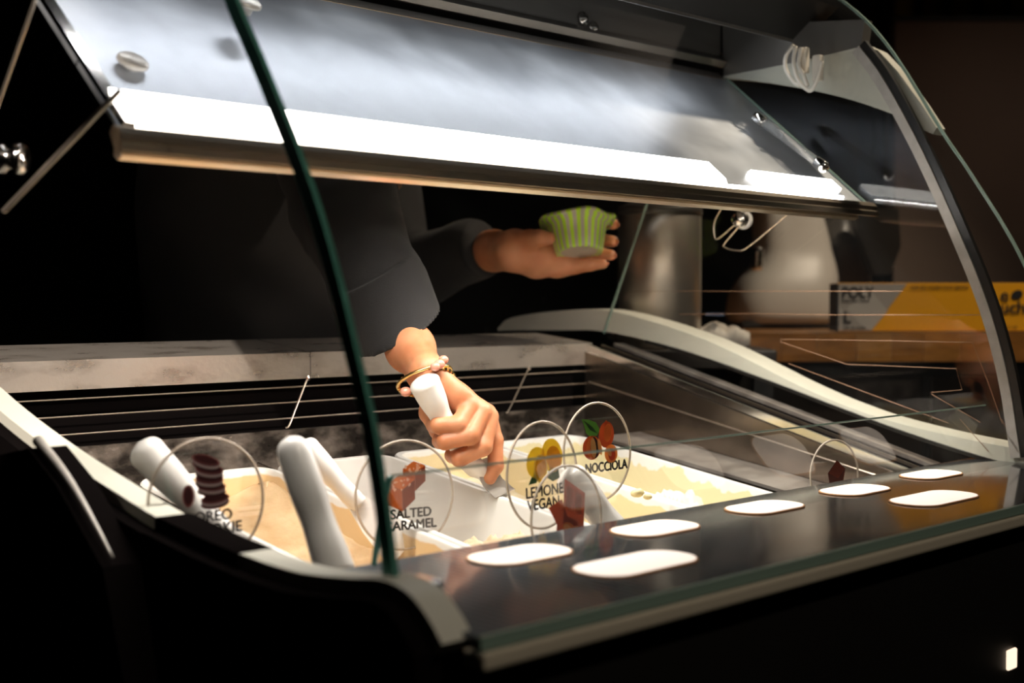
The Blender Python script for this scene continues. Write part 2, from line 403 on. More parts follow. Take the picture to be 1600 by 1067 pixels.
# right end frame: pale curved band
XE = XR
tp = catmull([Vector((0, P(u, v, X=XE).y, P(u, v, X=XE).z)) for u, v in [(778, 512), (800, 496), (880, 485), (960, 487), (1100, 530), (1250, 603), (1330, 637), (1400, 660), (1500, 684), (1600, 703)]], 5)
bo = catmull([Vector((0, P(u, v, X=XE).y, P(u, v, X=XE).z)) for u, v in [(778, 517), (800, 516), (880, 516), (945, 518), (1060, 545), (1200, 594), (1347, 650), (1430, 680), (1530, 712), (1600, 730)]], 5)
cpart('end_frame', prism_x([(p.y, p.z) for p in tp] + [(p.y, p.z) for p in bo][::-1], XE, XE+.05), M['white_plastic'], label='pale curved right end frame')
cpart('frame_gasket', prism_x(band([(p.y, p.z+.0005) for p in bo[18:]], [(p.y, p.z-.004) for p in bo[18:]]), XE-.004, XE), M['black_rub'])
cpart('right_side_panel', prism_x([(1.45, .12), (1.45, zz(-.11)), (1.30, zz(-.12)), (.9, zz(-.22)), (.58, zz(-.24)), (.56, .12)], XE+.03, XE+.048), M['black'])
# back of the flange: right_end lower black
cpart('end_cavity', prism_x([(.60, zz(-.36)), (.60, zz(-.22)), (.90, zz(-.19)), (1.30, zz(-.09)), (1.30, zz(-.36))], XE+.004, XE+.012), M['black'])
# end frame's upper limb
def yzx(pxs, X): return [(P(u, v, X=X).y, P(u, v, X=X).z) for u, v in pxs]
ub = [Vector((0, y, z)) for y, z in yzx([(1132, 122), (1190, 128), (1262, 140), (1330, 156), (1400, 180)], XE)]
ub = [(p.y, p.z) for p in catmull(ub, 5)]
ut = yzx([(1130, 119), (1190, 108), (1240, 98), (1300, 84), (1340, 74), (1372, 110), (1398, 150)], XE)
cpart('hood_side', prism_x(yzx([(1128, 40), (1130, 119), (1190, 108), (1240, 98), (1300, 84), (1345, 72), (1350, 30)], XE), XE+.001, XE+.02), pbr('hood_side_grey', (.20, .19, .175), .4, .4))
cpart('upper_limb', prism_x(ub + ut[::-1], XE, XE+.02), M['white_plastic'], label='pale upper limb of the right end frame')
# grey curved strip at the front of the right end pane
so = [(1340, 78), (1372, 120), (1410, 186), (1450, 265), (1500, 378), (1540, 480), (1570, 590), (1590, 715)]
st = catmull([Vector((0,) + yzx([q], XE)[0]) for q in so], 6)
def offset_yz(c, d):
    out = []
    for i, p in enumerate(c):
        t = (c[min(i+1, len(c)-1)] - c[max(i-1, 0)]).normalized()
        out.append(p + Vector((0, t.z, -t.y)) * d)
    return out
s1 = offset_yz(st, .006); s2 = offset_yz(st, -.006)
if s1[3].y > s2[3].y: s1, s2 = s2, s1
cpart('arch_strip', prism_x(band([(p.y, p.z) for p in s1], [(p.y, p.z) for p in s2]), XE-.006, XE), M['grey_frame'], label='grey curved strip at the front of the right end')
s3 = offset_yz(st, -.013 if s1[3].y > st[3].y else .013)
o1 = offset_yz(st, .0065); o2 = offset_yz(st, .016)
if o1[3].y > st[3].y: o1 = offset_yz(st, -.0065); o2 = offset_yz(st, -.016)
cpart('arch_gasket', prism_x(band([(p.y, p.z) for p in o1], [(p.y, p.z) for p in o2]), XE-.004, XE+.004), M['black_rub'])
# right end glass pane behind the strip
rear = yzx([(1132, 122), (1015, 310), (945, 520)], XE)
pane = [(p.y, p.z) for p in st] + [(p.y, p.z) for p in bo[18:]][::-1] + [(rear[2][0]-.01, rear[2][1]-.01), rear[2], rear[1], rear[0]]
bm = bmesh.new(); f = bm.faces.new([bm.verts.new((XE-.0015, y, z)) for y, z in pane]); bmesh.ops.triangulate(bm, faces=[f])
endg = cpart('end_glass', bm, M['glass_side'], label='clear right end pane with fine copper heating lines')
cpart('glass_rim', tube([(XE-.002, y, z) for y, z in [rear[2], rear[1], rear[0]]], .0022, 6), M['edge2'], parent=endg)
for line in ([(975, 470), (985, 455), (1410, 455)], [(1062, 491), (1180, 490), (1300, 492), (1542, 492), (1556, 520)], [(1566, 662), (1545, 600), (1519, 535), (1372, 532), (1219, 530), (1220, 534), (1323, 569), (1494, 576), (1503, 609), (1455, 613), (1456, 616), (1532, 660)], [(1232, 568), (1350, 612), (1482, 661)], [(1500, 655), (1545, 706)], [(1565, 655), (1590, 700)]):
    cpart('heating_line', tube([P(u, v, X=XE-.004) for u, v in line], .00045, 5), M['copper'], parent=endg)

# front glass: curved, from the sill clip to the hood
gp = [(705, 1000)]
prof = [Vector((0, *yz)) for yz in yzx([(619, 912), (612, 850), (600, 760), (583, 660), (560, 560), (531, 440), (500, 330), (470, 244), (440, 168), (405, 82), (370, 0)], XL)]
prof += [Vector((0, .845, zz(.315))), Vector((0, .90, zz(.378))), Vector((0, .975, zz(.435)))]
prof = catmull(prof, 4)
inn = offset_yz(prof, .0115)
if inn[5].y < prof[5].y: inn = offset_yz(prof, -.0115)
def sheet_x(c, x0, x1, nx=6):
    bm = bmesh.new(); g = [[bm.verts.new((x0+(x1-x0)*i/nx, p.y, p.z)) for p in c] for i in range(nx+1)]
    for i in range(nx):
        for j in range(len(c)-1): bm.faces.new((g[i][j], g[i+1][j], g[i+1][j+1], g[i][j+1]))
    return bm
fg = cpart('front_glass', sheet_x(prof, XL, XR, 8), M['glass'], True, 'curved clear front glass')
cpart('glass_edge', prism_x(band([(p.y, p.z) for p in prof], [(p.y, p.z) for p in inn]), XL-.001, XL+.003), M['edge'], parent=fg, label='green left edge of the front glass')
inn2 = [p.lerp(q, .3) for p, q in zip(prof, inn)]
cpart('glass_edge', prism_x(band([(p.y, p.z) for p in prof], [(p.y, p.z) for p in inn2]), XR+.001, XR+.004), M['edge2'], parent=fg, label='green right edge of the front glass')
c0 = P(632, 914, X=XL)
cpart('glass_clip', box_bm(XL-.004, XL+.022, c0.y-.012, c0.y+.014, c0.z-.012, c0.z+.002, .003), M['chrome'])
# inner air deflector: low curved glass standing on the sill's rear edge
dpf = catmull([Vector((0, .735, SZ)), Vector((0, .728, SZ+.03)), Vector((0, .715, sY(.1195, .715)))], 5)
dg = cpart('inner_glass', sheet_x(dpf, .565, XR-.01, 4), M['glass_side'], True, 'low clear inner glass along the sill')
cpart('inner_glass_edge', tube([(.565, p.y, p.z) for p in dpf], .0022, 6), M['edge'], parent=dg)
cpart('inner_glass_rim', tube([(x, dpf[-1].y, dpf[-1].z) for x in (.565, 1.0, XR-.01)], .0010, 6), M['edge2'], parent=dg)

# canopy: inclined brushed panel, light strip along its foot, aluminium profile
CXL, CXR = .447, 1.478
CY0, CZ0, CY1, CZ1 = .876, zz(.121), 1.105, zz(.3135)
dv = Vector((0, CY1-CY0, CZ1-CZ0)).normalized(); nv = Vector((0, -dv.z, dv.y))
def cpn(t, o=0): p = Vector((0, CY0, CZ0)) + dv*t + nv*o; return (p.y, p.z)
CL = math.hypot(CY1-CY0, CZ1-CZ0)
panel = cpart('canopy_panel', prism_x([cpn(0), cpn(CL), cpn(CL, -.004), cpn(0, -.004)], CXL, CXR), M['canopy'], label='brushed steel canopy panel, glowing near its foot')
ledx = P(1110, 268, Y=.905).x
lp = [cpn(.012, .001), cpn(.012, .007), cpn(.018, .010), cpn(.050, .010), cpn(.057, .006), cpn(.058, .001)]
cpart('light_strip', prism_x(lp, CXL+.006, ledx), M['led'], label='glowing white light strip at the foot of the canopy')
cpart('light_strip', prism_x([cpn(.030, .001), cpn(.030, .006), cpn(.050, .006), cpn(.052, .001)], ledx+.085, 1.44), M['led'], label='short glowing end of the light strip')
# profile with two ridges
cpart('canopy_profile', prism_x([cpn(.010, -.004), cpn(.010, .003), cpn(.002, .007), cpn(-.004, .006), cpn(-.006, .001), cpn(-.010, .002), cpn(-.014, -.002), cpn(-.010, -.006), cpn(-.004, -.009)], CXL-.008, CXR+.004), M['alu'], label='ribbed aluminium lower profile')
cpart('profile_lip', prism_x([(CY0+.004, CZ0-.003), (CY0-.001, CZ0-.014), (CY0+.005, CZ0-.017), (CY0+.012, CZ0-.013), (CY0+.011, CZ0-.003)], CXL-.004, CXR-.03), M['alu'])
cpart('panel_side_trim', prism_x([cpn(.01, .001), cpn(.01, .006), cpn(CL, .006), cpn(CL, .001)], CXL, CXL+.010), M['chrome'])
cpart('panel_side_trim', prism_x([cpn(.01, .001), cpn(.01, .003), cpn(CL, .003), cpn(CL, .001)], CXR-.003, CXR), M['edge2'])
# left glass clamps and stay wires
M['clamp'] = pbr('pale_clamp', (.74, .70, .65), .35, .3)
def disc_clamp(u, v, Y, r=.013, h=.010):
    p = P(u, v, Y=Y); n = Vector(nv)
    return cpart('clamp_disc', lathe([(0, h), (r*.8, h), (r, h-.002), (r, h-.004), (r*.55, h-.005), (r*.5, -.006), (0, -.006)], 24, axis_mat(p, p+n)), M['clamp'], True)
disc_clamp(205, 103, .955, .0130, .007); disc_clamp(385, 10, 1.01, .0130, .007)
a = P(205, 93, Y=.955); b = P(385, 2, Y=1.01)
a2 = P(187, 142, X=.435); b2_ = P(6, 330, X=.40)
cpart('stay_wire', tube([a2, b2_], .0022, 8), M['wire'])
cpart('stay_wire', tube([P(62, -20, X=.40), P(0, 155, X=.40), P(-20, 220, X=.40)], .0013, 8), M['wire'])
k = P(8, 248, X=.40)
cpart('stay_knob', lathe([(0, .016), (.010, .016), (.012, .013), (.012, .009), (.008, .007), (.008, .002), (.011, 0), (.011, -.008), (0, -.008)], 20, axis_mat(k, k+RT)), M['chrome'], True)
# right link rod with chrome ends, lying on the panel
a = P(1186, 186, X=1.40); b = P(1284, 258, X=1.40)
cpart('link_rod', tube([a, b], .0058, 12), glass_mat('rod_acrylic', (.9, .88, .86), dust=.45), True, 'clear rod with chrome ends')
for p, q in ((a, b), (b, a)):
    dd = (q-p).normalized()
    cpart('rod_end', lathe([(0, -.010), (.0065, -.010), (.0075, -.008), (.0075, .006), (.006, .008), (0, .008)], 16, axis_mat(p, p-dd)), M['chrome'], True)
# right stay wire with knob
wy = 1.42
cpart('stay_wire', tube(catmull([P(u, v, X=wy) for u, v in [(1132, 318), (1117, 345), (1116, 366), (1122, 373), (1150, 350), (1156, 352), (1134, 378), (1132, 386), (1150, 391), (1170, 385), (1240, 327)]], 5), .0012, 6), M['wire'])
k = P(1158, 343, X=wy+.01)
cpart('stay_knob', lathe([(0, .014), (.0085, .014), (.010, .011), (.010, .004), (.0105, .002), (.012, 0), (.012, -.008), (0, -.008)], 20, axis_mat(k, k+Vector((-1, -.25, .05)))), [M['chrome']], True)
cpart('knob_washer', lathe([(0, .0), (.013, 0), (.013, -.010), (0, -.010)], 20, axis_mat(k, k+Vector((-1, -.25, .05)))), M['tub'], True)

# hood: rails above the panel, plate and black top
PY = 1.118
def sband(name, s0, s1, Y0, Y1, m, th=.004):
    z0 = CAMZ + s0*Y0/math.cos(TH); z1 = CAMZ + s1*Y1/math.cos(TH)
    return cpart(name, prism_x([(Y0, z0), (Y1, z1), (Y1+th, z1), (Y0+th, z0)], CXL, XE), m)
M['hood_steel'] = noise_col('hood_steel', (.30, .28, .26), (.42, .40, .37), (3, 30, 30), (.3, .45), .7)
sband('hood_rail', .189, .1965, PY, PY-.010, M['alu'])
sband('hood_rail', .1965, .201, PY-.010, PY+.004, M['hood_steel'])
sband('hood_gap', .200, .2065, PY+.012, PY+.012, M['void'])
sband('hood_rail', .2065, .2125, PY-.006, PY-.012, M['alu'])
sband('hood_rail', .2125, .216, PY-.012, PY-.002, M['hood_steel'])
sband('hood_plate', .216, .262, PY, PY, M['hood_steel'])
hl = 1.0; hz = CAMZ + .2445*hl/math.cos(TH)
cpart('hood_top', prism_x([(hl, hz), (.945, zz(.395)), (.93, zz(.425)), (1.0, zz(.47)), (1.16, zz(.49)), (1.16, zz(.36)), (1.135, zz(.36)), (1.135, zz(.425)), (1.01, zz(.425))], CXL-.01, XE+.03), M['black'], label='black hood on top of the case')
cpart('hood_lip', box_bm(CXL, XE, hl-.0025, hl, hz-.002, hz+.002), M['hood_steel'])
for u, v in ((1184, 87), (912, 29), (928, 44)):
    p = P(u, v, Y=PY-.002)
    cpart('screw', lathe([(0, .005), (.003, .005), (.004, .002), (.008, .0015), (.0085, 0)], 16, Matrix.Translation(p) @ Matrix.Rotation(math.pi/2, 4, 'X')), M['chrome'], True)
# cap that closes the hood at the right end, seen through the glass
cap = yzx([(1343, 66), (1375, 80), (1405, 112), (1440, 160), (1466, 200), (1460, 210), (1430, 197), (1412, 170), (1380, 118), (1350, 84)], XE+.012)
cpart('hood_end_cap', prism_x(cap, XE+.008, XE+.03), M['white_plastic'])
# cables and clips
for pts in ([(1240, 70), (1228, 88), (1228, 108), (1240, 128), (1250, 134)], [(1243, 72), (1240, 95), (1245, 120), (1256, 136), (1268, 141), (1278, 120), (1284, 95)], [(1252, 74), (1248, 100), (1256, 118), (1262, 134)]):
    cpart('cable', tube(catmull([P(u, v, X=1.43) for u, v in pts], 6), .0026, 8), M['cable'], True)
for u, v in ((1256, 96), (1278, 108)):
    p = P(u, v, X=1.44)
    cpart('cable_connector', box_bm(p.x-.005, p.x+.005, p.y-.006, p.y+.006, p.z-.016, p.z+.018, .002), M['cable'])
for pts in ([(1098, 268), (1115, 240), (1150, 228), (1172, 245), (1180, 268)], [(1122, 272), (1150, 248), (1170, 248), (1184, 272)]):
    cpart('cable', tube(catmull([P(u, v, X=1.35) for u, v in pts], 6), .0020, 8), M['cable'], True)
# small glowing plate low on the front panel
q = P(1583, 1028, Y=.538)
cpart('front_glow_plate', box_bm(q.x-.011, q.x+.006, .5365, .540, q.z-.010, q.z+.009, .001, 1), emit_mat('front_plate_glow', (1, .78, .58), 1.3), label='small glowing plate low on the black front panel')

# ================================================================== TUBS
def rrect(w, l, r, n=8, bulge=0):
    pts = []
    for cx, cy, a0 in ((w/2-r, l/2-r, 0), (-w/2+r, l/2-r, 90), (-w/2+r, -l/2+r, 180), (w/2-r, -l/2+r, 270)):
        for k in range(n+1):
            a = math.radians(a0 + 90*k/n); pts.append((cx + r*math.cos(a), cy + r*math.sin(a)))
    return pts
def loft(loops, bm=None, cap=True, capfirst=False):
    bm = bm or bmesh.new(); R = [[bm.verts.new(p) for p in lp] for lp in loops]
    for A, B in zip(R, R[1:]):
        n = len(A)
        for i in range(n): bm.faces.new((A[i], A[(i+1) % n], B[(i+1) % n], B[i]))
    if cap: bm.faces.new(R[-1])
    if capfirst: bm.faces.new(R[0][::-1])
    return bm
def tub_mat(name, stain, level, amp):
    """white plastic with a smear of ice cream left on the walls"""
    m, nt, b = new_mat(name); N = nt.nodes; L = nt.links
    tc = N.new('ShaderNodeTexCoord'); sp = N.new('ShaderNodeSeparateXYZ'); L.new(tc.outputs['Object'], sp.inputs[0])
    nz = N.new('ShaderNodeTexNoise'); nz.inputs['Scale'].default_value = 22; nz.inputs['Detail'].default_value = 5
    L.new(tc.outputs['Object'], nz.inputs[0])
    mul = N.new('ShaderNodeMath'); mul.operation = 'MULTIPLY_ADD'; mul.inputs[1].default_value = amp; mul.inputs[2].default_value = level - amp*.5
    L.new(nz.outputs[0], mul.inputs[0])
    lt = N.new('ShaderNodeMath'); lt.operation = 'SUBTRACT'; L.new(mul.outputs[0], lt.inputs[0]); L.new(sp.outputs['Z'], lt.inputs[1])
    mr = N.new('ShaderNodeMapRange'); mr.inputs[1].default_value = -.001; mr.inputs[2].default_value = .001; L.new(lt.outputs[0], mr.inputs[0])
    # only inside: |x| and |y| inside the rim
    ax = N.new('ShaderNodeMath'); ax.operation = 'ABSOLUTE'; L.new(sp.outputs['X'], ax.inputs[0])
    lx = N.new('ShaderNodeMath'); lx.operation = 'LESS_THAN'; lx.inputs[1].default_value = .0735; L.new(ax.outputs[0], lx.inputs[0])
    mm = N.new('ShaderNodeMath'); mm.operation = 'MULTIPLY'; L.new(mr.outputs[0], mm.inputs[0]); L.new(lx.outputs[0], mm.inputs[1])
    mx = N.new('ShaderNodeMix'); mx.data_type = 'RGBA'; mx.inputs[6].default_value = (.74, .73, .70, 1); mx.inputs[7].default_value = (*[c*.78 for c in stain], 1)
    L.new(mm.outputs[0], mx.inputs[0]); L.new(mx.outputs[2], b.inputs['Base Color'])
    b.inputs['Roughness'].default_value = .38
    return m
def gel_mat(name, c1, c2):
    c1 = tuple(c*.76 for c in c1); c2 = tuple(c*.80 for c in c2)
    return noise_col(name, c1, c2, (30, 30, 30), (.35, .55), 0, bump=.5, bscale=90, lo=.3, hi=.7, Subsurface_Weight=.15, Subsurface_Radius=(.01, .006, .003), Subsurface_Scale=.5)
TILT = math.atan2(.05, .356)
from mathutils import noise as mn
def make_tub(i, label, glabel, stain, level, amp, c1, c2, hfun):
    x = .68 + .16*i
    cy = (1.176+.82)/2; cz = zz(-.200)
    root = empty('ice_cream_tub', (x, cy, cz), label, 'tub', 'ice cream tubs')
    root.rotation_euler = (TILT, 0, 0)
    w, l = .157, .356
    L_ = []
    for ww, ll, rr, z in ((w-.004, l-.004, .022, -.014), (w, l, .024, -.012), (w, l, .024, -.002), (w-.003, l-.003, .023, 0), (w-.014, l-.014, .020, 0), (w-.017, l-.017, .019, -.002), (w-.019, l-.019, .019, -.020), (w-.022, l-.022, .019, -.022), (w-.030, l-.030, .022, -.10), (w-.044, l-.044, .02, -.112)):
        L_.append([(a, b_, z) for a, b_ in rrect(ww, ll, rr)])
    body = obj('tub_body', loft(L_), tub_mat('tub_plastic_%d' % i, stain, level, amp), root, False, False); autosmooth(body, 40)
    # outside of the tub
    L2 = [[(a, b_, z) for a, b_ in rrect(ww, ll, .022)] for ww, ll, z in ((w-.004, l-.004, -.014), (w-.014, l-.014, -.014), (w-.026, l-.026, -.116))]
    o2 = obj('tub_shell', loft(L2), M['tub'], root, True, False)
    # ice cream: grid clipped to the inner wall
    g = bmesh.new(); nx, ny = 44, 96
    V = []
    for a in range(nx+1):
        row = []
        for b_ in range(ny+1):
            u = a/nx*2-1; v = b_/ny*2-1
            z = hfun(u, v)
            half = (w-.022)/2 - .004*(-z-.02)/.08 + .0015; hl_ = (l-.022)/2 - .004*(-z-.02)/.08 + .0015
            # squircle mapping keeps rounded corners
            k = 1 - .13 * (abs(u)**6) * (abs(v)**14) 
            row.append(g.verts.new((u*half*k, v*hl_*k, z)))
        V.append(row)
    for a in range(nx):
        for b_ in range(ny): g.faces.new((V[a][b_], V[a+1][b_], V[a+1][b_+1], V[a][b_+1]))
    # underside closes it
    ring = [V[a][0] for a in range(nx+1)] + [V[nx][b_] for b_ in range(1, ny+1)] + [V[a][ny] for a in range(nx-1, -1, -1)] + [V[0][b_] for b_ in range(ny-1, 0, -1)]
    low = [g.verts.new((p.co.x*.97, p.co.y*.97, -.108)) for p in ring]
    n = len(ring)
    for k in range(n): g.faces.new((ring[k], ring[(k+1) % n], low[(k+1) % n], low[k]))
    g.faces.new(low)
    ge = obj('ice_cream', g, gel_mat('gelato_%d' % i, c1, c2), None, True)
    ge.matrix_world = Matrix.Translation((x, cy, cz)) @ Matrix.Rotation(TILT, 4, 'X')
    tag(ge, glabel, 'ice cream')
    return root
def fb(u, v, s, seed, o=4):
    return mn.fractal(Vector((u*s, v*s*2.2, seed)), 1.0, 2.0, o)
def ridge(u, v, s, seed): return 1 - abs(mn.noise(Vector((u*s+v*.7, v*s*1.6, seed))))*2
def h1(u, v):   # smooth scraped slope, high at the sides and back, fluffy at the front
    bowl = -.055 + .034*max(0, (abs(u)-.25))**1.3 + .030*max(0, v-.2)
    fl = math.exp(-((v+.15)/.22)**2 - ((u+.35)/.35)**2)
    return bowl + fl*(.018 + .010*ridge(u, v, 6, 1)) + .002*fb(u, v, 2, 2) + .0035*fb(u, v, 5, 3)*math.exp(-((v+.3)/.4)**2)
def h2(u, v):
    fl = 1/(1+math.exp((v+.22)/.07))
    return -.098 + fl*(.058 + .022*ridge(u, v, 4, 9) + .006*fb(u, v, 6, 5)) + .003*fb(u, v, 3, 7)
def h3(u, v):
    return -.062 + .018*v + .008*abs(u) + .006*fb(u, v, 2.5, 11) + .006*ridge(u, v, 3, 12)*math.exp(-((v-.1)/.4)**2)
def h4(u, v):
    fl = math.exp(-((v+.20)/.30)**2)
    return -.076 + fl*(.034 + .020*ridge(u, v, 4, 21) + .006*fb(u, v, 7, 23)) + .010*(v > 0)*v + .005*fb(u, v, 3, 22)
make_tub(0, 'leftmost white tub, smeared with caramel coloured ice cream', 'caramel tan ice cream scraped hollow in the leftmost tub', (.84, .58, .30), -.006, .016, (.74, .50, .27), (.90, .68, .42), h1)
make_tub(1, 'nearly empty white tub behind the sign with toffee cubes', 'last of a beige ice cream at the front of the nearly empty tub', (.86, .82, .76), -.09, .02, (.70, .52, .33), (.86, .70, .50), h2)
make_tub(2, 'white tub under the hand holding the spatula', 'pale yellow ice cream being scooped in the tub under the hand', (.88, .72, .42), -.008, .030, (.84, .72, .52), (.92, .83, .66), h3)
make_tub(3, 'rightmost white tub with cream streaks on its walls', 'cream white ice cream with nut pieces in the rightmost tub', (.86, .76, .46), -.010, .055, (.86, .80, .70), (.93, .89, .82), h4)
# nut pieces on the cream ice cream
for k, (u, v, yy) in enumerate(((996, 770, .88), (1012, 776, .87))):
    p = P(u, v, Y=yy)
    bm = bmesh.new(); bmesh.ops.create_icosphere(bm, subdivisions=2, radius=.006 - .002*k)
    for q_ in bm.verts: q_.co = Vector((q_.co.x*1.5, q_.co.y, q_.co.z*.8)) * (1+.15*mn.noise(q_.co*300)) + p
    tag(obj('nut_piece', bm, pbr('nut_%d' % k, (.72, .62, .34), .5), None, True), ('larger' if k == 0 else 'smaller') + ' pale nut piece on the inner wall of the rightmost tub', 'nut')
# thin steel dividers between the tubs
for i in range(5):
    x = .60 + .16*i
    y0, y1 = .80, 1.195
    def dz(Y): return zz(-.200) - .002 + (Y-.998)*math.tan(TILT)
    cpart('tub_divider', prism_x([(y0, dz(y0)-.012), (y0, dz(y0)), (y1, dz(y1)), (y1, dz(y1)-.012)], x-.0012, x+.0012), M['chrome'])
# steel cover plate over the unused places on the right
def dz(Y): return zz(-.200) - .012 + (Y-.998)*math.tan(TILT)
cpart('well_cover', prism_x([(.80, dz(.80)-.004), (.80, dz(.80)), (1.19, dz(1.19)), (1.19, dz(1.19)-.004)], 1.305, 1.392), M['steel'], label='beige steel cover plate right of the tubs')

# ================================================================== SIGNS
def flat_poly(bm, pts, y, mi=0):
    f = bm.faces.new([bm.verts.new((a, y, b)) for a, b in pts]); f.material_index = mi; return f
def disc_pts(cx, cz, rx, rz, rot=0, n=28, a0=0, a1=360):
    out = []
    for k in range(n):
        a = math.radians(a0 + (a1-a0)*k/(n if a1-a0 == 360 else n-1)); x = rx*math.cos(a); z = rz*math.sin(a)
        out.append((cx + x*math.cos(rot) - z*math.sin(rot), cz + x*math.sin(rot) + z*math.cos(rot)))
    return out
def text_mesh(name, s, size, x, z, y, m, parent, align='CENTER', bold=.0, sx=1.0, M4=None):
    cu = bpy.data.curves.new(name, 'FONT'); cu.body = s; cu.size = size; cu.align_x = align; cu.resolution_u = 4
    t = bpy.data.objects.new(name, cu); COL.objects.link(t)
    dg_ = bpy.context.evaluated_depsgraph_get(); me = bpy.data.meshes.new_from_object(t.evaluated_get(dg_))
    bpy.data.objects.remove(t); bpy.data.curves.remove(cu)
    base = me; bm = bmesh.new()
    for k_, (dx, dz_) in enumerate(((0, 0), (-bold, 0), (bold, 0), (0, bold*.7), (0, -bold*.7)) if bold else ((0, 0),)):
        cpy = base.copy(); cpy.transform(Matrix.Translation((x+dx, y-.00002*k_, z+dz_)) @ Matrix.Rotation(math.pi/2, 4, 'X') @ Matrix.Diagonal((sx, 1, 1, 1)))
        bm.from_mesh(cpy); bpy.data.meshes.remove(cpy)
    me = bpy.data.meshes.new(name); bm.to_mesh(me); bm.free(); bpy.data.meshes.remove(base)
    if M4 is not None: me.transform(M4)
    me.name = name
    o = bpy.data.objects.new(name, me); COL.objects.link(o); o.parent = parent; me.materials.clear(); me.materials.append(m)
    return o
def print_mat(name, col):
    m, nt, b = new_mat(name); N = nt.nodes; L = nt.links
    b.inputs['Base Color'].default_value = (*col, 1); b.inputs['Roughness'].default_value = .4
    t = N.new('ShaderNodeBsdfTranslucent'); t.inputs[0].default_value = (*[min(1, c*1.3) for c in col], 1)
    mx = N.new('ShaderNodeMixShader'); mx.inputs[0].default_value = .5
    L.new(b.outputs[0], mx.inputs[1]); L.new(t.outputs[0], mx.inputs[2]); L.new(mx.outputs[0], N['Material Output'].inputs[0])
    return m
C = {k: print_mat(k, c) for k, c in dict(cookie_brown=(.10, .026, .030), cookie_red=(.26, .085, .085), cookie_cream=(.80, .68, .68), toffee=(.42, .095, .018), toffee_light=(.60, .17, .04), toffee_dark=(.20, .035, .008), salt=(.78, .55, .42), lemon=(.85, .52, .02), lemon_dark=(.66, .36, .01), lemon_pale=(.86, .68, .22), leaf=(.05, .16, .02), leaf_dark=(.02, .06, .015), nut_red=(.38, .055, .01), nut_orange=(.62, .18, .03), nut_tan=(.70, .36, .12), nut_dark=(.05, .012, .006), choc=(.22, .035, .012), choc_light=(.36, .075, .03), choc_dark=(.07, .012, .006)).items()}
def sign(u, v, Y, r, rz, label, group='flavour signs', roll=0, rxs=1.0, stake=.06):
    p = P(u, v, Y=Y)
    root = empty('flavour_sign', p, label, 'sign', group, rz)
    root.rotation_euler = (math.radians(-3), roll, rz)
    bm = bmesh.new()
    a = [bm.verts.new((x, -.0012, z)) for x, z in disc_pts(0, 0, r*rxs, r, 0, 56)]; b = [bm.verts.new((x, .0012, z)) for x, z in disc_pts(0, 0, r*rxs, r, 0, 56)]
    bm.faces.new(a); bm.faces.new(b[::-1])
    obj('sign_disc', bm, M['acrylic'], root, False, False)
    bm = bmesh.new()
    ring = [Vector((x, 0, z)) for x, z in disc_pts(0, 0, r*rxs, r, 0, 64)]
    tube(ring, .0012, 6, bm=bm, closed=True)
    obj('disc_rim', bm, M['acrylic_edge'], root, True, False)
    bm = bmesh.new(); add_box(bm, -.006, .006, -.0012, .0012, -r-stake, -r+.001)
    obj('stake', bm, M['acrylic'], root, False, False)
    return root
def prints(root, items, name='picture'):
    """items: (outline, material name); each a little in front of the last"""
    names = []; bm = bmesh.new()
    for k, (pts, mname) in enumerate(items):
        if mname not in names: names.append(mname)
        flat_poly(bm, pts, -.0016 - .00012*k, names.index(mname))
    return obj(name, bm, [C[n] for n in names], root, False, False)
def cookie(cx, cz, w, h, rot):
    it = []
    it.append((disc_pts(cx+.000, cz-.0022, w, h, rot), 'cookie_brown'))
    it.append((disc_pts(cx, cz-.0002, w*.97, h*.95, rot), 'cookie_cream'))
    it.append((disc_pts(cx, cz+.0018, w, h*.9, rot), 'cookie_red'))
    it.append((disc_pts(cx, cz+.0024, w*.86, h*.62, rot), 'cookie_brown'))
    return it
# 1: cookies
s = sign(324, 783, .90, .050, math.radians(-3), 'round clear sign with a stack of dark sandwich cookies, leftmost')
it = []
for cx, cz, rt in ((.006, .000, .05), (.003, .010, -.10), (.001, .016, -.12), (.001, .0235, -.18), (-.002, .031, -.30)):
    it += cookie(cx, cz, .0125, .0046, rt)
it += [(disc_pts(-.0175, .006, .0052, .0088, 0), 'cookie_cream'), (disc_pts(-.0185, .006, .0050, .0088, 0), 'cookie_red'), (disc_pts(-.0185, .006, .0036, .0068, 0), 'cookie_brown')]
prints(s, it)
text_mesh('lettering', 'OREO', .0122, .004, -.0160, -.0017, M['ink'], s, bold=.0005)
text_mesh('lettering', 'COOKIE', .0122, .006, -.0265, -.0017, M['ink'], s, bold=.0005)
# 2: toffee cubes
def cube(cx, cz, w, h):
    return [([(cx-w, cz+h*.25), (cx, cz-h*.05), (cx, cz-h), (cx-w, cz-h*.62)], 'toffee'), ([(cx, cz-h*.05), (cx+w*.85, cz+h*.35), (cx+w*.85, cz-h*.5), (cx, cz-h)], 'toffee_dark'),
            ([(cx-w, cz+h*.25), (cx-w*.1, cz+h*.62), (cx+w*.85, cz+h*.35), (cx, cz-h*.05)], 'toffee_light')]
s = sign(633, 773, .917, .050, math.radians(-12), 'round clear sign with two salted toffee cubes, beside the green glass edge')
it = cube(.010, .020, .0125, .017) + cube(-.004, .006, .0155, .021)
rs = random.Random(3)
for k in range(34):
    if k % 2: cx, cz = .008 + rs.uniform(-.010, .009), .0245 + rs.uniform(-.0035, .0035)
    else: cx, cz = -.008 + rs.uniform(-.011, .012), .0105 + rs.uniform(-.005, .004)
    rr = rs.uniform(.0005, .0014)
    it.append((disc_pts(cx, cz, rr*1.4, rr, rs.uniform(0, 3), 5), 'salt'))
prints(s, it)
text_mesh('lettering', 'SALTED', .0122, .005, -.0210, -.0017, M['ink'], s, bold=.0005)
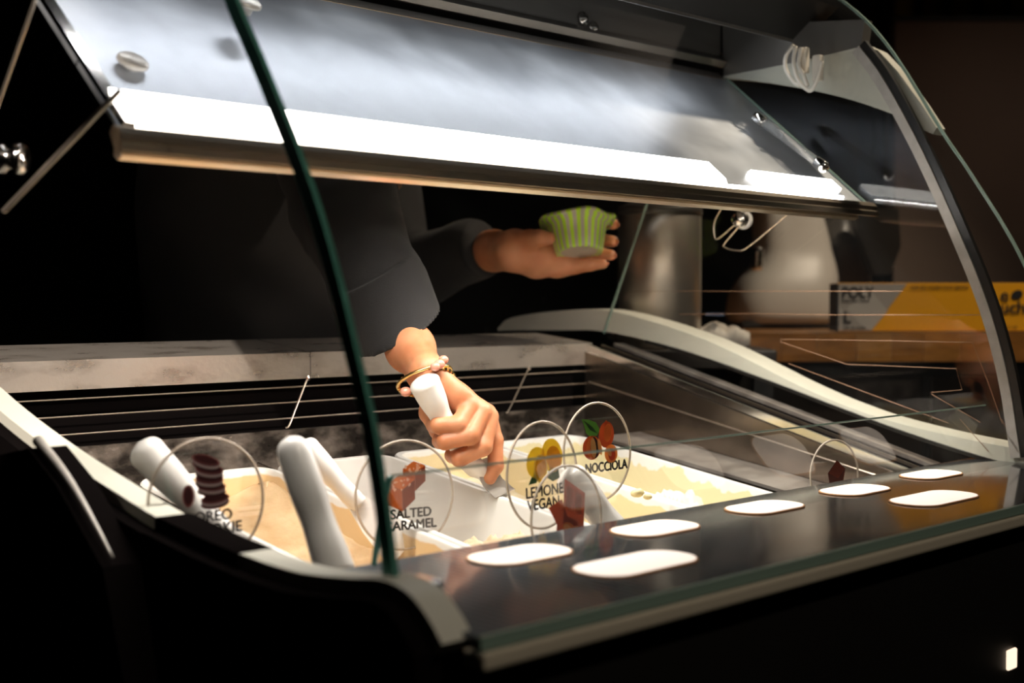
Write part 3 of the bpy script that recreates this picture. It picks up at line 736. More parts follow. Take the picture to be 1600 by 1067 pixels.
text_mesh('lettering', 'CARAMEL', .0122, .004, -.0318, -.0017, M['ink'], s, bold=.0005)
# 3: lemons
s = sign(848, 742, .83, .049, math.radians(4), 'round clear sign with lemons, in front of the sign with hazelnuts')
it = [([(-.014, -.012), (-.006, -.016), (-.013, -.026), (-.026, -.027), (-.021, -.019)], 'leaf_dark'), ([(.010, -.010), (.024, -.012), (.026, -.024), (.014, -.027), (.004, -.021)], 'leaf_dark'),
      (disc_pts(.014, .004, .0175, .0205, .3), 'lemon'), (disc_pts(.017, .000, .012, .0155, .3), 'lemon_dark'), (disc_pts(-.012, -.002, .0165, .0185, -.3), 'lemon'), (disc_pts(-.006, -.010, .0115, .0170, 0), 'lemon_pale'), (disc_pts(-.006, -.010, .0095, .0150, 0), 'lemon')]
it = [([(a*.85, b_*.78+.014) for a, b_ in pts], mname) for pts, mname in it]
prints(s, it)
text_mesh('lettering', 'LEMONE', .0138, 0, -.0190, -.0017, M['ink'], s, bold=.0005)
text_mesh('lettering', 'VEGAN', .0138, -.002, -.0305, -.0017, M['ink'], s, bold=.0005)
# 4: hazelnuts
s = sign(934, 706, .878, .050, math.radians(0), 'round clear sign with hazelnuts and a green leaf')
it = [([(-.024, .032), (-.014, .031), (-.003, .027), (.003, .018), (-.002, .012), (-.012, .011), (-.018, .016), (-.020, .023)], 'leaf'), ([(-.022, .031), (-.008, .022), (-.001, .014), (-.012, .019)], 'leaf_dark'),
      (disc_pts(.012, .012, .0115, .0150, -.15), 'nut_red'), (disc_pts(.014, .014, .006, .0105, -.15), 'nut_orange'), ([(.008, .024), (.012, .0285), (.016, .025)], 'nut_red'),
      (disc_pts(-.011, -.001, .0135, .0135, 0), 'nut_red'), (disc_pts(-.009, -.001, .0100, .0125, 0), 'nut_orange'), (disc_pts(-.007, -.001, .0062, .0120, .1), 'nut_dark'), (disc_pts(-.009, -.001, .0040, .0115, .1), 'nut_tan'), (disc_pts(.0005, -.001, .0028, .0095, .2), 'nut_tan'),
      (disc_pts(.017, -.010, .0098, .0105, 0), 'nut_orange'), (disc_pts(.018, -.011, .0055, .007, 0), 'nut_red'), (disc_pts(.014, -.008, .0028, .0055, .5), 'nut_tan')]
it = [([(a, b_*.9+.006) for a, b_ in pts], mname) for pts, mname in it]
prints(s, it)
text_mesh('lettering', 'NOCCIOLA', .0135, .0105, -.0200, -.0017, M['ink'], s, bold=.0007, sx=.90)
# 5: chocolate with almonds
s = sign(886, 809, .795, .047, math.radians(2), 'round clear sign with a chocolate piece and almonds, half hidden by the sill')
it = [([(-.003, .036), (.024, .020), (.020, -.014), (-.008, -.004)], 'choc'), ([(-.001, .031), (.007, .026), (.005, .006), (-.004, .010)], 'choc_light'), ([(.010, .024), (.020, .018), (.018, .000), (.008, .004)], 'choc_light'),
      ([(-.026, .012), (-.008, .018), (-.002, .002), (.012, -.004), (.016, -.018), (-.008, -.026), (-.018, -.014), (-.016, -.004)], 'choc'),
      (disc_pts(.000, -.010, .0095, .0055, -.5), 'nut_orange'), (disc_pts(-.002, -.009, .006, .003, -.5), 'nut_tan'), (disc_pts(.012, -.014, .008, .0045, -.4), 'choc_dark'), (disc_pts(.010, -.012, .006, .0035, -.4), 'nut_orange')]
prints(s, it)
# 6: dark chocolate square, far right
s = sign(1304, 742, .80, .040, math.radians(-9), 'round clear sign with one dark chocolate square, far right by the end wall')
prints(s, [([(-.013, .003), (.003, .017), (.017, .006), (.012, -.010), (-.010, -.012)], 'choc_dark'), ([(-.012, .003), (.003, .016), (.016, .006), (.004, -.004)], 'choc')])

# ================================================================== GLOWING ROUNDED PLATES ON THE SILL
def make_sill_plate(us, vs, label):
    c = P(*us, Z=SZ+.001); w, l = vs
    root = bmesh.new()
    loops = [[(c.x+a, c.y+b_, SZ+z) for a, b_ in rrect(w+dw, l+dw, min(l*.46, .026)+dw/2, 8)] for dw, z in ((0, .0003), (0, .0010), (-.001, .0014))]
    e = empty('sill_plate', (c.x, c.y, SZ), label, 'light', 'glowing rounded plates on the sill')
    obj('plate_rim', loft(loops, root, True, True), M['rim_orange'], e)
    bm = loft([[(c.x+a, c.y+b_, SZ+z) for a, b_ in rrect(w-.003, l-.003, min(l*.46, .026)-.0015, 8)] for z in (.0013, .0017)])
    obj('plate_face', bm, M['glow_white'], e)
rowdata = [((813, 866), (.090, .051), 'glowing white rounded plate, leftmost in the rear row on the black sill'),
           ((1024, 825), (.088, .050), 'glowing white rounded plate, second from left in the rear row on the sill'),
           ((1195, 792), (.088, .050), 'glowing white rounded plate, middle one of the rear row on the sill'),
           ((1336, 765), (.088, .049), 'glowing white rounded plate, fourth in the rear row on the sill'),
           ((1455, 741), (.088, .046), 'glowing white rounded plate, rightmost in the rear row on the sill'),
           ((994, 880), (.110, .052), 'long glowing white plate, left one of the front row on the sill'),
           ((1460, 778), (.116, .052), 'long glowing white plate, right one of the front row on the sill')]
for us, wl, lb in rowdata: make_sill_plate(us, wl, lb)

# ================================================================== SPATULAS
def spatula(name, top, bot, r0, r1, label, blade=True):
    top = Vector(top); bot = Vector(bot); L_ = (bot-top).length
    root = empty(name, top, label, 'spatula', 'white handled spatulas')
    n = 26; prof_ = []
    for k in range(n+1):
        t = k/n
        r = r0*(1 + .06*math.sin(t*3.1)) * (1-t) + r1*t - .12*r0*math.exp(-((t-.62)/.16)**2)
        if t < .12: r = r0*1.02*math.sqrt(max(0, 1-(1-t/.12)**2))
        prof_.append((max(r, 1e-7 if k == 0 else .0005), t*L_))
    prof_[0] = (0, 0)
    extra = [(r0*.1, r0*.02), (r0*.45, r0*.12)]
    prof_ = [prof_[0]] + extra[1:1] + prof_[1:] + [(0, L_)]
    bm = lathe(prof_, 24, axis_mat(top, bot))
    h = obj('handle', bm, M['white_gloss'], root, True)
    sub = h.modifiers.new('sub', 'SUBSURF'); sub.levels = 1; sub.render_levels = 1
    if blade:
        d = (bot-top).normalized(); s_ = d.cross(Vector((0, 1, 0))).normalized(); n_ = d.cross(s_)
        bm = bmesh.new(); R = []
        for t, w_ in ((-.004, .010), (.02, .016), (.05, .019), (.06, .014)):
            c = bot + d*t; R.append([c - s_*w_ - n_*.0008, c + s_*w_ - n_*.0008, c + s_*w_ + n_*.0008, c - s_*w_ + n_*.0008])
        loft(R, bm, True, True)
        obj('blade', bm, M['white_gloss'], root)
    return root
spatula('spatula', P(214, 690, Y=1.0), P(352, 838, Y=.95), .0158, .0115, 'white spatula leaning left behind the sign with cookies')
spatula('spatula', P(450, 680, Y=.85), P(527, 900, Y=.80), .0132, .0155, 'white spatula standing upright between the cookie and toffee signs')
spatula('spatula', P(468, 690, Y=.98), P(562, 790, Y=.95), .0125, .009, 'white spatula mostly hidden behind the upright one')
spatula('spatula', P(882, 733, Y=.835), P(972, 845, Y=.80), .0155, .015, 'white spatula behind the sign with chocolate and almonds')

# ================================================================== PERSON
def sd_cone(p, a, b, r1, r2):
    """distance to a round cone (tapered capsule), simple form"""
    a = np.array(a); b = np.array(b); ba = b-a; pa = p-a
    h = np.clip((pa @ ba)/max(ba @ ba, 1e-12), 0, 1)
    return np.linalg.norm(pa - h[..., None]*ba, axis=-1) - (r1 + (r2-r1)*h)
def sd_ell(p, c, R, r):
    """ellipsoid: axes are the rows of R, radii r"""
    q = (p-np.array(c)) @ np.array(R).T
    k0 = np.linalg.norm(q/np.array(r), axis=-1); k1 = np.linalg.norm(q/(np.array(r)**2), axis=-1)
    return k0*(k0-1)/np.maximum(k1, 1e-9)
def smin(a, b, k):
    h = np.clip(.5+.5*(b-a)/k, 0, 1)
    return b*(1-h)+a*h - k*h*(1-h)
def surface_net(fn, lo, hi, vox):
    lo = np.array(lo, float); hi = np.array(hi, float)
    n = np.ceil((hi-lo)/vox).astype(int)+1
    ax = [lo[i]+vox*np.arange(n[i]) for i in range(3)]
    F = np.empty(n, np.float32)
    for i in range(n[0]):
        Yg, Zg = np.meshgrid(ax[1], ax[2], indexing='ij')
        pp = np.stack([np.full_like(Yg, ax[0][i]), Yg, Zg], -1)
        F[i] = fn(pp)
    inside = F < 0
    nx, ny, nz = n
    cs = np.zeros((nx-1, ny-1, nz-1), int)
    for dx in (0, 1):
        for dy in (0, 1):
            for dz_ in (0, 1): cs += inside[dx:nx-1+dx, dy:ny-1+dy, dz_:nz-1+dz_]
    act = (cs > 0) & (cs < 8)
    idx = -np.ones(act.shape, int); I = np.argwhere(act); idx[act] = np.arange(len(I))
    acc = np.zeros((len(I), 3)); cnt = np.zeros(len(I))
    corners = [(0,0,0),(1,0,0),(0,1,0),(1,1,0),(0,0,1),(1,0,1),(0,1,1),(1,1,1)]
    for a in corners:
        for d in range(3):
            if a[d]: continue
            b = list(a); b[d] = 1
            fa = F[I[:, 0]+a[0], I[:, 1]+a[1], I[:, 2]+a[2]]; fb_ = F[I[:, 0]+b[0], I[:, 1]+b[1], I[:, 2]+b[2]]
            m = (fa < 0) != (fb_ < 0)
            t = np.where(m, fa/np.where(m, fa-fb_, 1), 0)
            pos = np.array(a, float)[None] + np.zeros((len(I), 3)); pos[:, d] += t
            acc[m] += pos[m]; cnt[m] += 1
    V = lo + vox*(I + acc/cnt[:, None])
    Fc = []
    for d in range(3):
        e1, e2 = [(1, 2), (2, 0), (0, 1)][d]
        sl0 = [slice(1, n[k]-1) for k in range(3)]; sl0[d] = slice(0, n[d]-1)
        sl1 = list(sl0); sl1[d] = slice(1, n[d])
        A = inside[tuple(sl0)]; B = inside[tuple(sl1)]
        E = np.argwhere(A != B)
        if not len(E): continue
        off = np.array([1, 1, 1]); off[d] = 0; E = E+off
        def cell(o1, o2):
            q = E.copy(); q[:, e1] += o1; q[:, e2] += o2
            return idx[q[:, 0], q[:, 1], q[:, 2]]
        Q = np.stack([cell(-1, -1), cell(0, -1), cell(0, 0), cell(-1, 0)], 1)
        flip = ~inside[E[:, 0], E[:, 1], E[:, 2]]
        Q[flip] = Q[flip][:, ::-1]
        Fc.append(Q)
    return V, np.concatenate(Fc)
def net_mesh(name, parts):
    vs = []; fs = []; o = 0
    for V, Q in parts: vs.append(V); fs.append(Q+o); o += len(V)
    me = bpy.data.meshes.new(name); V = np.concatenate(vs); Q = np.concatenate(fs)
    me.from_pydata(V.tolist(), [], Q.tolist()); me.update()
    return me
def chain(p, pts, rs, k=.003):
    d = None
    for a, b, r1, r2 in zip(pts, pts[1:], rs, rs[1:]):
        e = sd_cone(p, a, b, r1, r2); d = e if d is None else smin(d, e, k)
    return d
def V3(v): return (v.x, v.y, v.z)

# --- scooping hand: crop coordinates of the photograph -> world
HD = 1.335
def H(x, y, dd=0): return V3(P(560 + x/3.557, 480 + y/3.557, d=HD + dd))
PXM = HD/FPX/3.557
def R_(c): return c*PXM
Wr = H(375, 350, .000)
fore = [H(185, 60, .150), H(290, 230, .055), H(370, 345, .012)]
def right_hand(p):
    d = chain(p, fore, [R_(155), R_(134), R_(94)], .01)
    # hand body: metacarpals fanning from the wrist
    palm = chain(p, [Wr, H(560, 500, .004), H(690, 575, .006)], [R_(86), R_(62), R_(52)], .01)
    palm = smin(palm, chain(p, [H(390, 380, .012), H(560, 540, .024), H(680, 610, .026)], [R_(80), R_(76), R_(60)], .01), .012)
    palm = smin(palm, chain(p, [H(360, 390, .020), H(460, 520, .034), H(560, 640, .036)], [R_(74), R_(80), R_(66)], .01), .012)
    d = smin(d, palm, .012)
    F = []
    F.append(chain(p, [H(618, 560, -.002), H(556, 652, -.017), H(445, 656, -.018), H(420, 655, .002), H(470, 665, .016)], [R_(52), R_(50), R_(46), R_(42), R_(36)]))   # little
    F.append(chain(p, [H(684, 590, .002), H(622, 712, -.016), H(480, 746, -.017), H(455, 742, .004), H(510, 745, .020)], [R_(56), R_(52), R_(46), R_(44), R_(36)]))   # ring
    F.append(chain(p, [H(724, 610, .010), H(692, 775, -.007), H(562, 838, -.008), H(525, 822, .010), H(570, 800, .024)], [R_(58), R_(52), R_(48), R_(44), R_(36)]))   # middle
    F.append(chain(p, [H(712, 590, .020), H(758, 740, .014), H(764, 880, .008), H(730, 950, .006)], [R_(58), R_(47), R_(43), R_(37)]))   # index, straight down
    F.append(chain(p, [H(400, 480, .012), H(385, 590, .014), H(440, 690, .020), H(540, 740, .026)], [R_(60), R_(48), R_(44), R_(36)]))   # thumb, behind
    out = None
    for f_ in F:
        e = smin(d, f_, .006)
        out = e if out is None else smin(out, e, .0010)
    return out
def bounds(pts, m):
    a = np.array(pts); return a.min(0)-m, a.max(0)+m
lo, hi = bounds([H(185, 60, .150), H(300, 300, .0), H(790, 1000, .0), H(420, 700, -.02), H(420, 700, .05)], .042)
RH = surface_net(right_hand, lo, hi, .0015)

# --- cup hand
CD = 1.86
def G(x, y, dd=0): return V3(P(730 + x/5.714, 300 + y/5.714, d=CD + dd))
PXG = CD/FPX/5.714
def r_(c): return c*PXG
def left_hand(p):
    d = chain(p, [G(150, 530, .10), G(240, 525, .04), G(400, 540, .0)], [r_(200), r_(178), r_(165)], .01)
    palm = chain(p, [G(420, 530, .0), G(620, 610, .0), G(830, 640, .010)], [r_(150), r_(150), r_(112)], .01)
    palm = smin(palm, chain(p, [G(430, 470, .0), G(640, 500, .006), G(860, 520, .020)], [r_(130), r_(135), r_(110)], .01), .012)
    th = chain(p, [G(450, 460, -.012), G(560, 425, -.028), G(650, 410, -.042), G(728, 412, -.046)], [r_(118), r_(84), r_(70), r_(56)], .005)
    d = smin(d, palm, .014); d = smin(d, th, .007)
    F = [chain(p, [G(830, 440, .020), G(1010, 330, .034), G(1200, 270, .030), G(1305, 285, .016)], [r_(88), r_(76), r_(66), r_(50)]),
         chain(p, [G(850, 520, .020), G(1030, 460, .030), G(1200, 435, .020), G(1300, 440, .006)], [r_(88), r_(74), r_(66), r_(52)]),
         chain(p, [G(850, 600, .014), G(1020, 560, .016), G(1180, 555, .004), G(1282, 562, -.006)], [r_(86), r_(70), r_(62), r_(48)]),
         chain(p, [G(800, 675, .008), G(960, 668, .004), G(1100, 650, -.004), G(1215, 642, -.010)], [r_(92), r_(66), r_(56), r_(42)])]
    out = None
    for f_ in F:
        e = smin(d, f_, .007); out = e if out is None else smin(out, e, .0010)
    return out
lo, hi = bounds([G(150, 530, .10), G(1340, 270, .04), G(700, 700, -.05), G(1250, 700, 0)], .045)
LH = surface_net(left_hand, lo, hi, .0018)

# --- the rest of the body (head, neck, trunk, legs, upper arms), under the clothes
RS, LS = (.905, 1.60, 1.43), (1.235, 1.66, 1.42)          # shoulders
RE = V3(P(545, 330, d=1.64)); RE = (RE[0], RE[1], RE[2])
LE = (1.29, 1.62, 1.13)
LW = V3(P(735, 392, d=CD+.085))
HC = (1.07, 1.52, 1.655)
cuffR = P(621, 514, d=1.445)
SLV = [RS, V3(P(500, 200, d=1.72)), V3(P(540, 330, d=1.63)), V3(P(590, 445, d=1.50)), V3(cuffR)]
SLR = [.085, .076, .066, .053, .043]
def body(p):
    d = sd_ell(p, (1.075, 1.66, 1.26), np.eye(3), (.165, .115, .26))
    d = smin(d, sd_cone(p, (.95, 1.62, 1.40), (1.19, 1.65, 1.40), .065, .065), .06)
    d = smin(d, sd_ell(p, (1.085, 1.70, .98), np.eye(3), (.175, .125, .16)), .06)
    d = smin(d, sd_cone(p, (1.07, 1.60, 1.44), (1.07, 1.545, 1.57), .056, .052), .03)
    for sx, sgn in ((1.0, -1), (1.17, 1)):
        d = smin(d, chain(p, [(sx, 1.70, .93), (sx, 1.68, .50), (sx, 1.72, .09)], [.095, .062, .042], .02), .03)
        d = smin(d, chain(p, [(sx, 1.73, .05), (sx, 1.55, .035)], [.040, .032], .01), .02)
    d = smin(d, chain(p, [RS, SLV[1], SLV[2], SLV[3]], [.055, .045, .040, .034], .02), .03)
    d = smin(d, chain(p, [LS, LE, LW], [.052, .040, .029], .02), .03)
    # head
    h = sd_ell(p, HC, np.eye(3), (.076, .094, .108))
    h = smin(h, sd_ell(p, (HC[0], HC[1]-.025, HC[2]-.065), np.eye(3), (.052, .058, .052)), .03)
    h = smin(h, sd_cone(p, (HC[0], HC[1]-.088, HC[2]+.005), (HC[0], HC[1]-.105, HC[2]-.028), .007, .013), .012)
    for s_ in (-1, 1):
        h = smin(h, sd_ell(p, (HC[0]+s_*.078, HC[1]+.008, HC[2]-.01), np.eye(3), (.010, .018, .030)), .006)
        h = np.maximum(h, -(np.linalg.norm(p-np.array((HC[0]+s_*.030, HC[1]-.098, HC[2]+.008)), axis=-1)-.016))
    h = smin(h, sd_cone(p, (HC[0]-.018, HC[1]-.083, HC[2]-.052), (HC[0]+.018, HC[1]-.083, HC[2]-.052), .007, .007), .006)
    return smin(d, h, .02)
lo, hi = (.72, 1.22, 0.0), (1.50, 1.88, 1.80)
BD = surface_net(body, lo, hi, .008)
def skin():
    m, nt, b = new_mat('skin'); N = nt.nodes; L = nt.links
    tc = N.new('ShaderNodeTexCoord'); nz = N.new('ShaderNodeTexNoise'); nz.inputs['Scale'].default_value = 30; nz.inputs['Detail'].default_value = 6
    L.new(tc.outputs['Object'], nz.inputs[0])
    cr = N.new('ShaderNodeValToRGB'); cr.color_ramp.elements[0].position = .35; cr.color_ramp.elements[1].position = .65
    cr.color_ramp.elements[0].color = (.50, .19, .085, 1); cr.color_ramp.elements[1].color = (.62, .27, .14, 1)
    L.new(nz.outputs[0], cr.inputs[0]); L.new(cr.outputs[0], b.inputs['Base Color'])
    b.inputs['Roughness'].default_value = .48; b.inputs['Subsurface Weight'].default_value = .25
    b.inputs['Subsurface Radius'].default_value = (.012, .004, .002); b.inputs['Subsurface Scale'].default_value = .4
    n2 = N.new('ShaderNodeTexNoise'); n2.inputs['Scale'].default_value = 350; n2.inputs['Detail'].default_value = 4
    n3 = N.new('ShaderNodeTexNoise'); n3.inputs['Scale'].default_value = 60; n3.inputs['Detail'].default_value = 3
    ad = N.new('ShaderNodeMath'); ad.operation = 'MULTIPLY_ADD'; ad.inputs[1].default_value = .35
    L.new(tc.outputs['Object'], n2.inputs[0]); L.new(tc.outputs['Object'], n3.inputs[0]); L.new(n2.outputs[0], ad.inputs[0]); L.new(n3.outputs[0], ad.inputs[2])
    bp = N.new('ShaderNodeBump'); bp.inputs['Strength'].default_value = .35; bp.inputs['Distance'].default_value = .0012
    L.new(ad.outputs[0], bp.inputs['Height']); L.new(bp.outputs[0], b.inputs['Normal'])
    return m
M['skin'] = skin()
person = empty('person', (1.08, 1.68, 0), 'person in black behind the case, scooping with one hand and holding a green striped cup', 'person')
link_mesh('body', net_mesh('body', [BD, RH, LH]), M['skin'], person, True)

# --- clothing
M['cloth'] = noise_col('black_cloth', (.0055, .0048, .0052), (.0080, .0072, .0078), (300, 300, 300), (.8, .9), 0, bump=.25, bscale=900, Sheen_Weight=.06, Sheen_Roughness=.5)
_c = Vector(SLV[3]) - cuffR; _c = (_c - FW*_c.dot(FW)).normalized() - FW*.22
cd = np.array(V3(_c.normalized()))
ax3 = (Vector(SLV[3]) - cuffR).normalized()
def sleeve_r(p):
    d = chain(p, SLV[:4] + [V3(cuffR - ax3*.05)], SLR, .02)
    wr = .0016*np.sin((p @ cd)*95 + p[..., 2]*40) * np.exp(-((np.linalg.norm(p-np.array(SLV[2]), axis=-1)/.15)**2))
    d = d + wr
    q = p-np.array(V3(cuffR)); t = q @ cd
    d = np.maximum(d, -t)
    # turned-up cuff
    c = chain(p, [V3(Vector(SLV[3]) - ax3*.012), V3(cuffR - ax3*.05)], [.0590, .0500], .01)
    c = np.maximum(c, np.maximum(-t - .003, t - .062))
    d = smin(d, c, .0008)
    inner = chain(p, [SLV[3], V3(cuffR - ax3*.06)], [.041, .0385], .01)
    inner = np.maximum(inner, t - .015)
    return np.maximum(d, -inner)
ld = np.array(V3((Vector(LE)-Vector(LW)).normalized())); LC = np.array(G(175, 525, .060))
def shirt(p):
    d = sd_ell(p, (1.075, 1.665, 1.25), np.eye(3), (.20, .15, .29))
    d = smin(d, sd_cone(p, (.945, 1.62, 1.395), (1.195, 1.65, 1.395), .082, .080), .06)
    d = smin(d, sd_cone(p, (1.08, 1.69, 1.15), (1.085, 1.70, .93), .165, .175), .05)
    d = smin(d, chain(p, [RS, V3(P(500, 200, d=1.72))], [.086, .076], .02), .04)
    l = chain(p, [LS, LE, V3(Vector(LW)), G(300, 525, .0)], [.080, .068, .044, .036], .02)
    q = p-LC; t = q @ ld
    l = np.maximum(l, -t)
    d = smin(d, l, .03)
    d = d + .0025*np.sin(p[..., 0]*38+p[..., 2]*21)*np.sin(p[..., 2]*33)
    d = np.maximum(d, -(chain(p, [(1.07, 1.61, 1.46), (1.07, 1.54, 1.60)], [.064, .062], .01)))
    return d
lo, hi = bounds([SLV[1], SLV[4]], .10)
SV = surface_net(sleeve_r, lo, hi, .0030)
SHT = surface_net(shirt, (.78, 1.24, .76), (1.46, 1.92, 1.56), .006)
link_mesh('shirt', net_mesh('shirt', [SHT, SV]), M['cloth'], person, True)
def trousers(p):
    d = sd_ell(p, (1.085, 1.70, .96), np.eye(3), (.185, .135, .15))
    for sx in (1.0, 1.17): d = smin(d, chain(p, [(sx, 1.70, .93), (sx, 1.69, .50), (sx, 1.72, .11)], [.108, .078, .062], .02), .02)
    return np.maximum(d, .09-p[..., 2])
link_mesh('trousers', net_mesh('trousers', [surface_net(trousers, (.82, 1.5, .07), (1.34, 1.9, 1.16), .009)]), M['cloth'], person, True)
def shoes(p):
    out = None
    for sx in (1.0, 1.17):
        e = smin(sd_cone(p, (sx, 1.73, .048), (sx, 1.52, .036), .048, .040), sd_cone(p, (sx, 1.72, .06), (sx, 1.72, .10), .05, .05), .02)
        e = np.maximum(e, .002-p[..., 2]); out = e if out is None else np.minimum(out, e)
    return out
link_mesh('shoes', net_mesh('shoes', [surface_net(shoes, (.9, 1.44, -.01), (1.27, 1.82, .17), .006)]), M['black_rub'], person, True)
def hair(p):
    d = sd_ell(p, (HC[0], HC[1]+.018, HC[2]+.022), np.eye(3), (.090, .100, .108))
    face = sd_ell(p, (HC[0], HC[1]-.08, HC[2]-.035), np.eye(3), (.068, .07, .095))
    d = np.maximum(d, -face)
    for s_ in (-1, 1):
        d = smin(d, chain(p, [(HC[0]+s_*.075, HC[1]+.02, HC[2]), (HC[0]+s_*.088, HC[1]+.035, HC[2]-.12), (HC[0]+s_*.085, HC[1]+.04, HC[2]-.22)], [.024, .022, .008], .01), .02)
    return d + .002*np.sin(p[..., 0]*260)
link_mesh('hair', net_mesh('hair', [surface_net(hair, (.94, 1.36, 1.38), (1.20, 1.68, 1.82), .005)]), pbr('brown_hair', (.09, .04, .02), .5), person, True)
bm = bmesh.new(); rs = random.Random(5)
for k in range(12):
    a = P(612+rs.uniform(-3, 6), 235, d=1.70); b = P(616+rs.uniform(0, 12), 280+rs.uniform(0, 18), d=1.69)
    tube(catmull([a, a.lerp(b, .5)+Vector((rs.uniform(-.003, .003), 0, 0)), b], 3), .0005, 4, bm=bm)
a = P(612, 235, d=1.70)
tube(catmull([(HC[0]+.085, HC[1]+.03, HC[2]-.10), (HC[0]+.05, HC[1]+.03, 1.42), a], 5), .004, 6, bm=bm)
obj('hair_strand', bm, pbr('light_brown_hair', (.28, .13, .05), .5), person)
for s_ in (-1, 1):
    c = Vector((HC[0]+s_*.030, HC[1]-.086, HC[2]+.008))
    bm = bmesh.new(); bmesh.ops.create_uvsphere(bm, u_segments=16, v_segments=10, radius=.0115, matrix=Matrix.Translation(c))
    e = obj('eye', bm, pbr('eye_white_%d' % s_, (.8, .78, .74), .2), person, True)
    obj('iris', lathe([(0, .0122), (.005, .0114), (.0052, .008), (0, .008)], 16, axis_mat(c, c+Vector((0, -1, -.35)))), pbr('iris_%d' % s_, (.05, .025, .012), .2), e)
# nails
def nail(c, d, n, w, l):
    c = Vector(c); d = Vector(d).normalized(); n = Vector(n); n = (n-d*n.dot(d)).normalized(); s_ = d.cross(n)
    bm = bmesh.new(); bmesh.ops.create_uvsphere(bm, u_segments=12, v_segments=8, radius=1)
    for v in bm.verts: v.co = c + d*v.co.x*l + s_*v.co.y*w + n*v.co.z*.0012
    return bm
nm = pbr('nail_polish', (.50, .17, .10), .25, 0, Coat_Weight=.6)
for (tp_, bs, w) in ((G(1340, 288, .010), G(1200, 270, .030), .0045), (G(1332, 442, .000), G(1200, 435, .020), .0048), (G(1312, 566, -.010), G(1180, 555, .004), .0045), (G(1240, 640, -.012), G(1100, 650, -.004), .0038)):
    obj('fingernail', nail(tp_, Vector(tp_)-Vector(bs), -FW*.3+RT, w, .005), nm, person, True)

# bracelets
def ring_pts(c, ax, e1, r1, r2, n=60, wob=0):
    ax = Vector(ax).normalized(); e1 = Vector(e1); e1 = (e1-ax*e1.dot(ax)).normalized(); e2 = ax.cross(e1)
    return [Vector(c) + e1*r1*math.cos(2*math.pi*k/n) + e2*r2*math.sin(2*math.pi*k/n) + ax*wob*math.sin(4*math.pi*k/n) for k in range(n)]
M['gold'] = pbr('gold', (.85, .58, .22), .25, 1)
axw = Vector(H(375, 350, .004)) - Vector(H(290, 230, .035))
tilt_ax = (RT*.50 - UP*.72 - FW*.42).normalized()
wc = P(663, 591, d=HD+.008)
e1 = (P(706, 574, d=HD) - P(620, 606, d=HD))
rp = ring_pts(wc, e1.cross(FW).normalized()*.95 + FW*.35, e1, .0295, .0265)
bm = tube(rp, .0019, 8, closed=True)
br = obj('bracelet', bm, M['gold'], person, True); br['label'] = 'thin gold bracelet set with small stones'
bm = bmesh.new()
for k in range(0, 60):
    a = rp[k]; bmesh.ops.create_icosphere(bm, subdivisions=1, radius=.0019, matrix=Matrix.Translation(a))
obj('bracelet_stone', bm, pbr('bracelet_stones', (.9, .70, .38), .15, .8), br)['kind'] = 'stuff'
rp = ring_pts(wc + (RT*.002 - UP*.004), e1.cross(FW).normalized()*.85 + FW*.5 + e1.normalized()*.1, e1, .0300, .0272)
br = obj('bracelet', tube(rp, .0013, 8, closed=True), M['gold'], person, True)
bm = bmesh.new()
for k in range(0, 60, 2): bmesh.ops.create_cube(bm, size=.0030, matrix=Matrix.Translation(rp[k]))
obj('bracelet_link', bm, M['gold'], br)['kind'] = 'stuff'
pink = pbr('rose_bead', (.72, .33, .24), .2, 0, Coat_Weight=.5, Subsurface_Weight=.2, Subsurface_Scale=.01)
for u, v, dd, rr in ((693, 562, -.010, .0046), (687, 569, -.018, .0050), (680, 573, -.024, .0046), (634, 612, -.010, .0052)):
    c = P(u, v, d=HD+dd+.002); bm = bmesh.new(); bmesh.ops.create_uvsphere(bm, u_segments=16, v_segments=10, radius=rr, matrix=Matrix.Translation(c) @ Matrix.Diagonal((1.2, 1.1, 1, 1)))
    obj('bracelet_bead', bm, pink, person, True)

# --- the spatula in the fist
sp = spatula('spatula', H(350, 385, -.026), H(515, 720, .000), R_(88), R_(62), 'white spatula gripped in the fist', blade=False)
bm = tube([H(515, 690, .004), H(600, 850, .004), H(650, 890, .006), H(700, 930, .012), H(730, 1010, .02)], [R_(60), R_(56), R_(60), R_(40), R_(20)], 16)
obj('spatula_neck', bm, M['white_gloss'], sp, True)
bm = loft([[H(640, 860, .004), H(730, 830, .01), H(733, 835, .014), H(643, 865, .008)], [H(690, 990, .0), H(800, 950, .012), H(803, 955, .016), H(693, 995, .004)], [H(760, 1060, .0), H(870, 1010, .015), H(873, 1015, .019), H(763, 1065, .004)]], None, True, True)
obj('blade', bm, M['steel'], sp)['label'] = 'steel blade'

